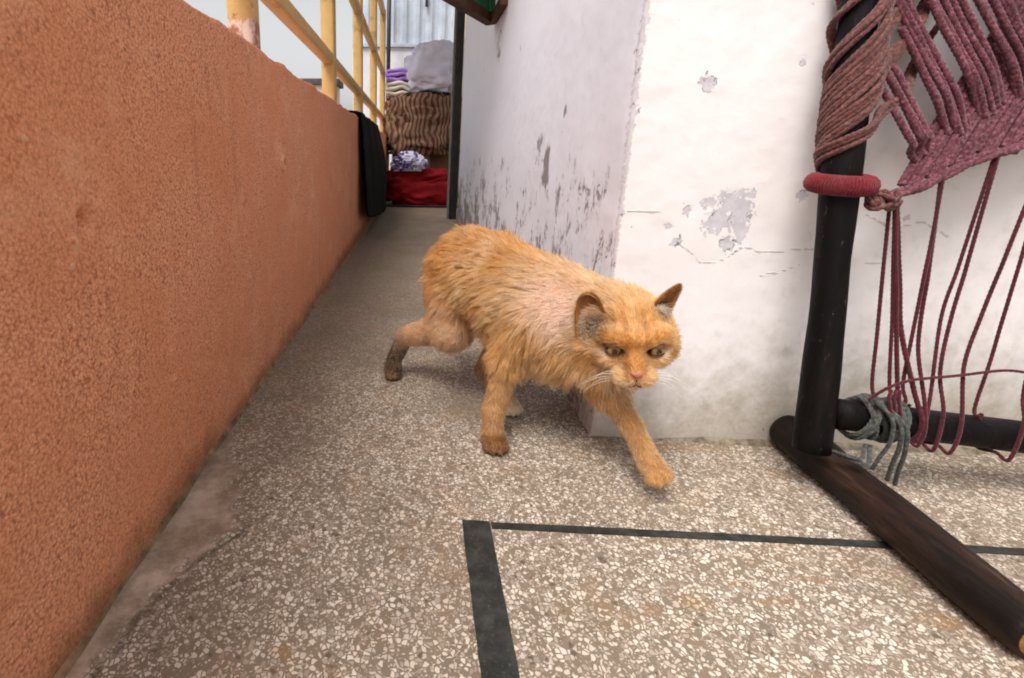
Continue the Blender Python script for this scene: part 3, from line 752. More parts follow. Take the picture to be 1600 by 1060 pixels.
def leg(x0, x1, y0, y1, zf, seed):
    n = 70; tt = np.linspace(0, 1, n)
    P = np.stack([x0 + (x1 - x0) * tt, y0 + (y1 - y0) * tt, 0.0285 - 0.003 * tt + zf * tt], -1)
    r = 0.0270 - 0.003 * tt + 0.0013 * np.sin(tt * 11)
    r[0] *= 0.72; r[1] *= 0.93; r[-1] *= 0.90
    o = tube('leg', P, r, M_LEG, cot, sides=28, lump=0.06, seed=seed)
    e = tube('end_grain', [P[-1] + (P[-1] - P[-2]) * k for k in (0.02, 0.10)], [0.0185, 0.0178], M_ENDGRAIN, sides=20)
    e.parent = o
leg(0.580, 0.556, 0.722, 0.372, 0.0, 4)
leg(1.46, 1.45, 0.715, 0.36, 0.0, 6)

rope_n = [0]
def rope(P, r, mat, name='rope', pitch=0.0062, step=0.0018, lobes=2, depth=0.11, parent=None, wob=1.0):
    P = np.asarray(P, float); L = np.linalg.norm(np.diff(P, axis=0), axis=1).sum()
    Q = catmull(P, max(6, int(L / step)))
    k = rope_n[0]; rope_n[0] += 1
    s = np.linspace(0, L, len(Q))[:, None]
    Q = Q + 0.0009 * wob * np.concatenate([vnoise(np.concatenate([s * 26, 0 * s + k * 3.7, 0 * s], -1), 31)[:, None], vnoise(np.concatenate([s * 26, 0 * s + k * 3.7, 0 * s + 5], -1), 32)[:, None] * 0.6,
                                    vnoise(np.concatenate([s * 26, 0 * s + k * 3.7, 0 * s + 9], -1), 33)[:, None]], -1)
    return tube(name, Q, r * (1 + 0.06 * math.sin(k * 2.3)), mat, parent or cot, sides=8, lobes=lobes, pitch=pitch, depth=depth)

def sst(a, b, x): 
    t = np.clip((x - a) / (b - a), 0, 1); return t * t * (3 - 2 * t)
# bands that run down to the right, lying in front
dn_ends = [(0.613, 0.450, 0.562, 4), (0.650, 0.477, 1.0, 4), (0.686, 0.502, 1.0, 5), (0.724, 0.526, 1.0, 5)]
for i in range(1, 14):
    dn_ends.append((0.724 + 0.038 * i, 0.526 + 0.023 * min(i, 5) - 0.004 * max(0, i - 7), 1.0, 5))
for bi, (ex, ez, tz, n) in enumerate(dn_ends):
    sl = 0.645
    for k in range(n):
        off = (k - (n - 1) / 2) * 0.0073
        jit = 0.0015 * math.sin(bi * 5 + k * 2.1)
        ex2 = ex + off * 0.84 + jit; ez2 = ez + off * 0.54 + 0.004 * math.sin(k * 1.7 + bi)
        z1 = tz + off * 0.54 if tz < 0.9 else 0.99
        P = []
        for z in np.linspace(z1, ez2 - 0.012, 14):
            x = ex2 + (z - ez2) * -sl + 0.0
            if x < 0.545: continue
            S = sst(0.590, 0.606, z) * sst(0.690, 0.702, x)
            yo = -0.0075 + 0.015 * S
            if z < ez2 + 0.006: yo += 0.010
            if tz < 0.9 and z > z1 - 0.03: yo += 0.018 * (z - z1 + 0.03) / 0.03
            P.append((x, BY(z) + yo + 0.001 * math.sin(k * 3 + z * 40), z))
        if len(P) > 2: rope(P, 0.0038, M_ROPE)
# bands that run up to the right, passing behind
up = [(0.609, 0.403, 3), (0.634, 0.415, 3), (0.662, 0.428, 3), (0.692, 0.444, 3), (0.722, 0.450, 3)] + [(0.722 + 0.030 * i, 0.450 + 0.0125 * min(i, 7), 3) for i in range(1, 16)]
for bi, (sx_, sz_, n) in enumerate(up):
    for k in range(n):
        off = (k - (n - 1) / 2) * 0.0073
        P = []
        for z in np.linspace(sz_ - 0.004, 0.99, 14):
            zz2 = z - off * 0.43
            x = sx_ + off * 0.9 + (z - sz_) * 0.47
            if x > 1.41: break
            S = sst(0.588, 0.606, zz2) * sst(0.690, 0.702, x)
            P.append((x, BY(zz2) + 0.0035 - 0.010 * S + 0.001 * math.sin(k * 2.4 + z * 30), zz2))
        if len(P) > 2: rope(P, 0.0041, M_ROPE)
# ropes wound slantwise round the end pole
R0 = 0.0235
wr = [(0.440, 0.510, 3), (0.460, 0.580, 5), (0.488, 0.630, 5), (0.516, 0.665, 5), (0.552, 0.700, 3), (0.600, 0.72, 2), (0.66, 0.78, 3), (0.72, 0.83, 3), (0.79, 0.90, 3), (0.86, 0.97, 2)]
for gi, (za, zb, n) in enumerate(wr):
    for k in range(n):
        o_ = (k - (n - 1) / 2) * 0.0062 + 0.0014 * math.sin(gi * 3 + k * 2)
        a, b = za + o_, zb + o_ * 0.8
        rr_ = R0 + 0.0018 * ((k * 7 + gi) % 3) * 0.7
        P = []
        for fr_, ang in zip((-0.35, -0.12, 0.0, 0.14, 0.30, 0.46), np.radians([80, 35, 0, -45, -90, -125])):      # from behind, over the left flank to the front
            zq = a + (b - a) * fr_
            P.append((0.527 - rr_ * math.cos(ang), BY(zq) + rr_ * math.sin(ang), zq))
        xe = 0.583 + 0.003 * k
        P.append((0.556, BY(b) - 0.014, a + (b - a) * 0.70))
        P.append((xe, BY(b) - 0.003, b))
        P.append((xe + 0.022, BY(b + .04) + 0.012, b + 0.042))
        P.append((xe + 0.050, BY(b + .09) + 0.012, b + 0.095))
        rope(P, 0.0032, M_ROPEB)
# edge rope that gathers the lower loops, and the loops themselves
bd = [(0.566, 0.393), (0.580, 0.390), (0.602, 0.394), (0.624, 0.402), (0.652, 0.418), (0.690, 0.437), (0.718, 0.446), (0.760, 0.462), (0.85, 0.500), (1.0, 0.535), (1.2, 0.53), (1.40, 0.50)]
for k in range(3):
    rope([(x, BY(z) + 0.004 * math.sin(x * 70 + k * 2.1), z + 0.0035 * math.cos(x * 70 + k * 2.1)) for (x, z) in [(b[0], b[1]) for b in bd]], 0.0036, M_ROPE, 'edge_rope')
# knot by the red binding
for i in range(18):
    a = i * 2.4; cxk, czk = 0.570 + 0.015 * math.cos(a), 0.384 + 0.013 * math.sin(a * 1.3); yk = BY(czk) - 0.010 + 0.007 * math.sin(a * 1.7)
    ax_ = np.array([math.cos(a * 1.1), math.sin(a * 0.7), math.sin(a * 1.9)]); ax_ /= np.linalg.norm(ax_); b1 = np.cross(ax_, [0.3, 0.2, 1]); b1 /= np.linalg.norm(b1); b2 = np.cross(ax_, b1)
    rope([np.array([cxk, yk, czk]) + 0.0075 * (math.cos(t_) * b1 + math.sin(t_) * b2) for t_ in np.linspace(0, 5.6, 9)], 0.0028, M_ROPEB, 'knot_loop')
# red binding round the pole: a fat ring of closely wound yarn
ring = []
zc = 0.403
tt = np.linspace(0, 2 * np.pi, 49)
V, Fc = tube_geo([(0.527 + 0.0250 * math.cos(a), BY(zc) + 0.0250 * math.sin(a), zc + 0.002 * math.sin(a)) for a in tt], 0.0098, sides=16, cap=False)
rb_ = mesh_obj('red_binding', V, Fc, M_RED); keep(rb_, cot)
V, Fc = [], []
hel = []
turns = 62
for i in range(turns * 12 + 1):
    a = 2 * math.pi * i / (turns * 12); b = 2 * math.pi * i / 12
    rr_ = 0.0250 + 0.0103 * math.cos(b)
    hel.append((0.527 + rr_ * math.cos(a), BY(zc) + rr_ * math.sin(a), zc + 0.0112 * math.sin(b) + 0.002 * math.sin(a)))
V, Fc = tube_geo(hel, 0.0016, sides=6)
yo = mesh_obj('yarn_winding', V, Fc, M_RED); yo.parent = rb_

# red strings that tension the weave to the lower rail
strings = [[(0.588, 0.379), (0.591, 0.316), (0.594, 0.219), (0.594, 0.152)],
 [(0.592, 0.387), (0.602, 0.3), (0.613, 0.219), (0.625, 0.143)],
 [(0.596, 0.387), (0.608, 0.3), (0.621, 0.22), (0.634, 0.154), (0.641, 0.112)],
 [(0.594, 0.387), (0.606, 0.30), (0.614, 0.225), (0.617, 0.150)],
 [(0.645, 0.413), (0.644, 0.325), (0.638, 0.289), (0.632, 0.212), (0.63, 0.155)],
 [(0.645, 0.413), (0.644, 0.333), (0.646, 0.285), (0.646, 0.204), (0.644, 0.137), (0.643, 0.097)],
 [(0.704, 0.437), (0.694, 0.367), (0.685, 0.302), (0.672, 0.238), (0.652, 0.139), (0.641, 0.086)],
 [(0.705, 0.437), (0.696, 0.365), (0.689, 0.302), (0.675, 0.238), (0.665, 0.173), (0.665, 0.127), (0.656, 0.081)],
 [(0.764, 0.455), (0.744, 0.384), (0.729, 0.328), (0.708, 0.243), (0.691, 0.181), (0.686, 0.115), (0.676, 0.078)],
 [(0.773, 0.46), (0.755, 0.31), (0.743, 0.189), (0.725, 0.123)],
 [(0.835, 0.485), (0.815, 0.305), (0.777, 0.164), (0.762, 0.118), (0.748, 0.072)],
 [(0.875, 0.505), (0.859, 0.398), (0.833, 0.242), (0.82, 0.127), (0.822, 0.064)],
 [(0.93, 0.52), (0.91, 0.30), (0.90, 0.12), (0.90, 0.06)], [(1.02, 0.53), (1.0, 0.30), (0.97, 0.12), (0.97, 0.06)], [(1.12, 0.53), (1.09, 0.3), (1.06, 0.12), (1.06, 0.06)]]
for si, L_ in enumerate(strings):
    P = []
    (xa, za), (xb, zb) = L_[0], L_[-1]
    L_ = [(x + 0.85 * (xa + (xb - xa) * (za - z) / (za - zb) - x), z) for (x, z) in L_]
    for (x, z) in L_:
        fr = sst(0.20, 0.115, z) if L_[-1][1] < 0.122 else 0.0
        P.append((x, BY(z) - 0.0225 * fr - 0.002 * math.sin(si * 1.9), z))
    x, z = L_[-1]
    if z < 0.122:                        # on round under the rail and up behind it
        zc_ = 0.112 - 0.10 * min(x - 0.549, 0.251)
        P.append((x - 0.003, 0.615 - 0.014, zc_ - 0.0185)); P.append((x - 0.005, 0.617 + 0.005, zc_ - 0.0225)); P.append((x - 0.006, 0.617 + 0.0225, zc_)); P.append((x - 0.006, 0.617 + 0.008, zc_ + 0.022))
    else:
        P.append((x, 0.612, max(0.116, z - 0.02))); P.append((x + 0.0005, 0.616, max(0.108, z - 0.04)))
    rope(P, 0.0020 if si not in (1, 2) else 0.0025, M_STRING, 'tie_string', pitch=0.006, depth=0.10, wob=0.35)
rope([(0.576, 0.603, 0.139), (0.593, 0.602, 0.156), (0.61, 0.604, 0.163), (0.629, 0.606, 0.168), (0.683, 0.612, 0.172), (0.736, 0.614, 0.180), (0.775, 0.614, 0.177), (0.852, 0.616, 0.17), (1.0, 0.62, 0.16)], 0.0018, M_STRING, 'tie_string', wob=0.4)
for q in range(3):
    rope([(0.593 + 0.005 * q, 0.596, 0.157), (0.588 + 0.006 * q, 0.590, 0.145), (0.596 + 0.004 * q, 0.586, 0.120), (0.600, 0.588, 0.098)], 0.0018, M_STRING, 'tie_string', wob=0.4)
# grey rope wound on the rail end, with loose tails
for q in range(9):
    x = 0.578 + q * 0.0058; zc_ = 0.112 - 0.10 * (x - 0.549); ph = 0.6 * math.sin(q * 1.9); rr_ = 0.0235 + 0.0040 * ((q * 5) % 3) * 0.5
    rope([(x + 0.010 * math.sin(t_ + q), 0.617 + rr_ * math.cos(t_ + ph), zc_ + rr_ * math.sin(t_ + ph)) for t_ in np.linspace(0, 6.2, 14)], 0.0028, M_GREYROPE, 'grey_rope')
for q, L_ in enumerate([[(0.580, 0.598, 0.140), (0.590, 0.582, 0.125), (0.594, 0.580, 0.095), (0.592, 0.585, 0.068), (0.590, 0.588, 0.050)],
                        [(0.584, 0.600, 0.142), (0.598, 0.580, 0.120), (0.604, 0.578, 0.090), (0.607, 0.583, 0.062), (0.609, 0.586, 0.036)],
                        [(0.588, 0.600, 0.140), (0.602, 0.577, 0.118), (0.610, 0.576, 0.085), (0.616, 0.582, 0.055), (0.621, 0.586, 0.030)],
                        [(0.545, 0.60, 0.068), (0.556, 0.578, 0.072), (0.568, 0.582, 0.070), (0.585, 0.60, 0.078)], [(0.548, 0.602, 0.064), (0.560, 0.574, 0.066), (0.575, 0.580, 0.064), (0.592, 0.60, 0.075)]]):
    rope(L_, 0.0024, M_GREYROPE, 'grey_rope')
tag(cot, 'dark wooden rope cot with pink woven webbing standing on its side', 'rope cot')

# ------------------------------------------------------------------ the cat
V3 = lambda *a: np.array(a, float)
def unit(v): v = np.asarray(v, float); return v / (np.linalg.norm(v) + 1e-12)
HC = V3(0.281, 0.630, 0.213)                       # centre of the skull
HF = unit((-0.17, -0.925, -0.335))                 # where the face points
HL_ = unit(np.cross((-0.10, 0.0, 1.0), HF)); HL_ = HL_ if HL_[0] > 0 else -HL_   # the cat's left, towards +x
HU = unit(np.cross(HF, HL_)); HU = HU if HU[2] > 0 else -HU
def H(l, f, u): return HC + l * HL_ + f * HF + u * HU
ROT_H = np.stack([HL_, HF, HU], 1)

ORANGE, DEEP, PALE, CREAM_, BROWN, DARKF, PINKISH, LEGC = [np.array(srgb(*c)[:3]) for c in
    [(211, 154, 87), (198, 131, 62), (228, 190, 140), (234, 216, 192), (126, 88, 54), (80, 62, 44), (216, 178, 150), (194, 144, 90)]]
prims = []
def cone(a, b, r1, r2, flow=None, ln=0.012, col=ORANGE, k=0.02):
    a, b = V3(*a), V3(*b)
    prims.append(dict(t='c', a=a, b=b, r=(r1, r2), flow=unit(b - a) if flow is None else unit(flow), ln=ln, col=col, k=k))
def ell(c, r, rot=None, flow=(0, 0, -1), ln=0.012, col=ORANGE, k=0.02):
    prims.append(dict(t='e', c=V3(*c), r=V3(*r), rot=np.eye(3) if rot is None else rot, flow=unit(flow), ln=ln, col=col, k=k))
BF = unit((0.62, -0.78, -0.05)); BL_ = unit(np.cross((0, 0, 1), BF)); BU = unit(np.cross(BF, BL_))
ROT_B = np.stack([BF, BL_, BU], 1)
back = -BF
# trunk
ell((0.102, 0.868, 0.238), (0.066, 0.056, 0.068), ROT_B, back + (0, 0, -0.5), 0.017, DEEP)
ell((0.076, 0.895, 0.222), (0.050, 0.050, 0.055), ROT_B, back + (0, 0, -0.9), 0.017, DEEP)
cone((0.110, 0.862, 0.228), (0.168, 0.785, 0.211), 0.066, 0.070, back + (0, 0, -0.55), 0.018, ORANGE)
cone((0.138, 0.825, 0.250), (0.190, 0.752, 0.222), 0.050, 0.052, back + (0, 0, -0.2), 0.016, DEEP)
ell((0.200, 0.738, 0.200), (0.082, 0.062, 0.077), ROT_B, back + (0, 0, -0.6), 0.021, PALE)
ell((0.226, 0.700, 0.190), (0.052, 0.056, 0.068), ROT_B, back + (0, 0, -0.8), 0.020, ORANGE)
cone((0.215, 0.708, 0.160), (0.165, 0.785, 0.172), 0.040, 0.048, back + (0, 0, -0.6), 0.021, PALE)
cone((0.222, 0.705, 0.222), (0.264, 0.655, 0.216), 0.050, 0.050, back + (0, 0, -0.4), 0.012, PALE)
cone((0.235, 0.690, 0.175), (0.258, 0.650, 0.180), 0.044, 0.040, (0.1, 0.2, -1), 0.022, ORANGE)
# right foreleg (standing)
cone((0.176, 0.697, 0.200), (0.146, 0.712, 0.135), 0.032, 0.021, (-0.1, 0.3, -1), 0.019, ORANGE)
cone((0.146, 0.712, 0.135), (0.127, 0.698, 0.055), 0.0172, 0.0126, (0, 0.1, -1), 0.0085, LEGC)
cone((0.127, 0.698, 0.055), (0.126, 0.692, 0.020), 0.0125, 0.0136, (0, 0, -1), 0.007, LEGC, 0.008)
ell((0.127, 0.684, 0.0135), (0.0172, 0.021, 0.0130), None, (0.1, -1, -0.4), 0.005, BROWN, 0.008)
for q, (dx, dy) in enumerate([(-0.014, -0.014), (-0.005, -0.021), (0.006, -0.021), (0.015, -0.013)]):
    ell((0.128 + dx * 0.9, 0.684 + dy, 0.0095), (0.0058, 0.0105, 0.0088), None, (0, -1, -0.3), 0.0024, BROWN * 0.8, 0.0012)
# left foreleg (lifted, reaching forward)
cone((0.250, 0.668, 0.175), (0.272, 0.652, 0.120), 0.033, 0.020, (0.1, 0.1, -1), 0.015, LEGC)
cone((0.272, 0.652, 0.120), (0.298, 0.618, 0.082), 0.0160, 0.0110, None, 0.007, LEGC)
cone((0.298, 0.618, 0.082), (0.311, 0.594, 0.053), 0.0108, 0.0118, None, 0.007, LEGC, 0.008)
ell((0.3160, 0.584, 0.0430), (0.0148, 0.017, 0.0125), None, (0.5, -0.8, -0.6), 0.005, LEGC, 0.008)
for q, (dx, dy, dz) in enumerate([(-0.009, -0.016, -0.006), (-0.001, -0.019, -0.006), (0.009, -0.016, -0.005), (0.016, -0.008, -0.004)]):
    ell((0.3165 + dx, 0.585 + dy, 0.041 + dz), (0.0054, 0.0100, 0.0078), None, (0.3, -1, -0.5), 0.0024, LEGC * 0.85, 0.0012)
# right hind leg (pushed back, heel raised)
ell((0.076, 0.872, 0.186), (0.050, 0.038, 0.066), ROT_B, (-0.4, 0.4, -1), 0.016, ORANGE)
cone((0.078, 0.868, 0.185), (0.070, 0.852, 0.132), 0.046, 0.033, (-0.5, 0.4, -1), 0.014, PINKISH * 0.5 + ORANGE * 0.5)
cone((0.070, 0.852, 0.132), (-0.014, 0.926, 0.087), 0.028, 0.0140, None, 0.010, PINKISH * 0.55 + ORANGE * 0.45)
cone((-0.014, 0.926, 0.087), (-0.036, 0.930, 0.034), 0.0130, 0.0130, None, 0.006, DARKF, 0.008)
ell((-0.038, 0.922, 0.0175), (0.0165, 0.022, 0.0160), None, (0, -1, -0.5), 0.004, DARKF, 0.008)
for q, (dx, dy) in enumerate([(-0.010, -0.014), (-0.003, -0.019), (0.006, -0.018), (0.012, -0.011)]):
    ell((-0.038 + dx, 0.922 + dy, 0.0095), (0.0050, 0.0095, 0.0083), None, (0, -1, -0.3), 0.002, DARKF, 0.0012)
# left hind leg (under the belly, foot flat)
cone((0.140, 0.890, 0.195), (0.172, 0.852, 0.128), 0.046, 0.034, (0, 0.4, -1), 0.014, ORANGE)
cone((0.176, 0.850, 0.128), (0.140, 0.876, 0.042), 0.029, 0.0150, None, 0.010, LEGC)
cone((0.140, 0.876, 0.040), (0.166, 0.812, 0.0165), 0.0150, 0.0135, None, 0.006, BROWN, 0.008)
ell((0.171, 0.797, 0.0135), (0.0165, 0.022, 0.0130), None, (0.4, -1, -0.3), 0.005, PALE, 0.008)
for q, (dx, dy) in enumerate([(-0.007, -0.016), (0.002, -0.018), (0.010, -0.014), (0.016, -0.006)]):
    ell((0.172 + dx, 0.797 + dy, 0.0088), (0.0050, 0.0095, 0.0078), None, (0.3, -1, -0.3), 0.0024, CREAM_, 0.0012)
# tail hanging behind
TP = [(0.072, 0.930, 0.236), (0.064, 0.964, 0.205), (0.062, 0.982, 0.170), (0.066, 0.988, 0.135), (0.074, 0.990, 0.105)]
for a, b, r1, r2 in zip(TP[:-1], TP[1:], (0.017, 0.015, 0.013, 0.011), (0.015, 0.013, 0.011, 0.009)):
    cone(a, b, r1, r2, None, 0.012, DEEP, 0.012)
n_body = len(prims)
# head
ell(H(0, -0.006, 0.004), (0.0490, 0.053, 0.0410), ROT_H, -HF + 0.3 * HU, 0.008, ORANGE, 0.015)
ell(H(0.027, 0.010, -0.012), (0.027, 0.030, 0.026), ROT_H, -HF * 0.7 + HL_ * 0.4 - HU * 0.8, 0.010, ORANGE, 0.015)
ell(H(-0.028, 0.008, -0.014), (0.028, 0.030, 0.027), ROT_H, -HF * 0.7 - HL_ * 0.6 - HU * 0.8, 0.016, ORANGE, 0.015)
cone(H(0, 0.030, 0.014), H(0, 0.063, -0.013), 0.019, 0.0110, -HF + HU * 0.7, 0.004, ORANGE, 0.012)
for s in (1, -1):
    ell(H(0.0105 * s, 0.058, -0.0235), (0.0140, 0.015, 0.0120), ROT_H, HL_ * s * 0.8 - HU * 0.5 - HF * 0.3, 0.005, PALE * 0.6 + ORANGE * 0.4, 0.008)
    cone(H(0.010 * s, 0.044, 0.021), H(0.034 * s, 0.032, 0.021), 0.010, 0.009, -HF + HU, 0.005, ORANGE, 0.008)      # brow
    ell(H(0.026 * s, 0.038, -0.010), (0.014, 0.013, 0.011), ROT_H, HL_ * s - HU * 0.5, 0.005, ORANGE, 0.008)        # under the eye
cone(H(0, 0.052, -0.038), H(0, 0.030, -0.038), 0.0105, 0.014, -HU - HF * 0.3, 0.006, CREAM_, 0.010)
EYES = [H(-0.0235, 0.0402, 0.0062), H(0.0235, 0.0402, 0.0062)]
EYE_R = 0.0108

def sd(pr, P):
    if pr['t'] == 'c':
        a, b = pr['a'], pr['b']; ab = b - a
        t = np.clip(((P - a) @ ab) / (ab @ ab), 0, 1)
        return np.linalg.norm(P - a - t[..., None] * ab, axis=-1) - (pr['r'][0] + (pr['r'][1] - pr['r'][0]) * t)
    q = (P - pr['c']) @ pr['rot']; k0 = np.linalg.norm(q / pr['r'], axis=-1); k1 = np.linalg.norm(q / pr['r'] ** 2, axis=-1)
    return k0 * (k0 - 1) / np.maximum(k1, 1e-9)

STEP = 0.0023
lo = np.array([-0.085, 0.535, -0.006]); hi = np.array([0.375, 1.03, 0.325])
dims = np.ceil((hi - lo) / STEP).astype(int)
axs = [lo[i] + STEP * np.arange(dims[i]) for i in range(3)]
D = np.full(dims, 0.09, np.float32)
for pr in prims:
    if pr['t'] == 'c':
        mn = np.minimum(pr['a'], pr['b']) - max(pr['r']); mx = np.maximum(pr['a'], pr['b']) + max(pr['r'])
    else:
        mn = pr['c'] - max(pr['r']); mx = pr['c'] + max(pr['r'])
    i0 = np.clip(((mn - 0.045 - lo) / STEP).astype(int), 0, dims - 1); i1 = np.clip(((mx + 0.045 - lo) / STEP).astype(int) + 1, 1, dims)
    sl = tuple(slice(i0[i], i1[i]) for i in range(3))
    G = np.stack(np.meshgrid(axs[0][sl[0]], axs[1][sl[1]], axs[2][sl[2]], indexing='ij'), -1)
    d = sd(pr, G).astype(np.float32); cur = D[sl]; k = pr['k']
    h = np.clip(0.5 + 0.5 * (cur - d) / k, 0, 1)
    D[sl] = cur + (d - cur) * h - k * h * (1 - h)
# eye sockets
for e in EYES:
    i0 = np.clip(((e - 0.03 - lo) / STEP).astype(int), 0, dims - 1); i1 = np.clip(((e + 0.03 - lo) / STEP).astype(int), 1, dims)
    sl = tuple(slice(i0[i], i1[i]) for i in range(3))
    G = np.stack(np.meshgrid(axs[0][sl[0]], axs[1][sl[1]], axs[2][sl[2]], indexing='ij'), -1)
    q = (G - (e + HF * 0.006)) @ ROT_H
    d = -(np.linalg.norm(q / np.array([0.0140, 0.014, 0.0095]), axis=-1) - 1) * 0.0095
    cur = D[sl]; k = 0.004; h = np.clip(0.5 - 0.5 * (cur - d) / k, 0, 1)
    D[sl] = cur + (d - cur) * h + k * h * (1 - h)

def surface_nets(D, lo, st):
    ins = D < 0; n = np.array(D.shape)
    c = np.zeros(n - 1, np.int8)
    for a in (0, 1):
        for b in (0, 1):
            for e in (0, 1):
                c += ins[a:n[0] - 1 + a, b:n[1] - 1 + b, e:n[2] - 1 + e]
    act = (c > 0) & (c < 8); idx = np.argwhere(act)
    vid = np.full(n - 1, -1, np.int64); vid[act] = np.arange(len(idx))
    acc = np.zeros((len(idx), 3)); cnt = np.zeros(len(idx))
    corners = [(a, b, e) for a in (0, 1) for b in (0, 1) for e in (0, 1)]
    for i, p in enumerate(corners):
        for j in range(i + 1, 8):
            q = corners[j]
            if sum(abs(p[k] - q[k]) for k in range(3)) != 1: continue
            dp = D[idx[:, 0] + p[0], idx[:, 1] + p[1], idx[:, 2] + p[2]]; dq = D[idx[:, 0] + q[0], idx[:, 1] + q[1], idx[:, 2] + q[2]]
            m = (dp < 0) != (dq < 0)
            t = np.where(m, dp / np.where(m, dp - dq, 1), 0)
            pt = np.array(p) + t[:, None] * (np.array(q) - np.array(p))
            acc[m] += pt[m]; cnt[m] += 1
    V = lo + st * (idx + acc / cnt[:, None])
    F = []
    for ax in range(3):
        b, c2 = [(1, 2), (2, 0), (0, 1)][ax]
        s0 = [slice(1, -1)] * 3; s0[ax] = slice(0, n[ax] - 1); s1 = [slice(1, -1)] * 3; s1[ax] = slice(1, n[ax])
        A = ins[tuple(s0)]; B = ins[tuple(s1)]
        e = np.argwhere(A != B); flip = A[A != B]
        off = np.ones(3, int); off[ax] = 0
        e = e + off
        def g(db, dc):
            q = e.copy(); q[:, b] -= db; q[:, c2] -= dc; return vid[q[:, 0], q[:, 1], q[:, 2]]
        quad = np.stack([g(1, 1), g(0, 1), g(0, 0), g(1, 0)], 1)
        quad[~flip] = quad[~flip][:, ::-1]
        F.append(quad)
    F = np.concatenate(F); F = F[(F >= 0).all(1)]
    return V, F
CV, CF = surface_nets(D, lo, STEP)
CV[:, 2] = np.maximum(CV[:, 2], 0.0008)

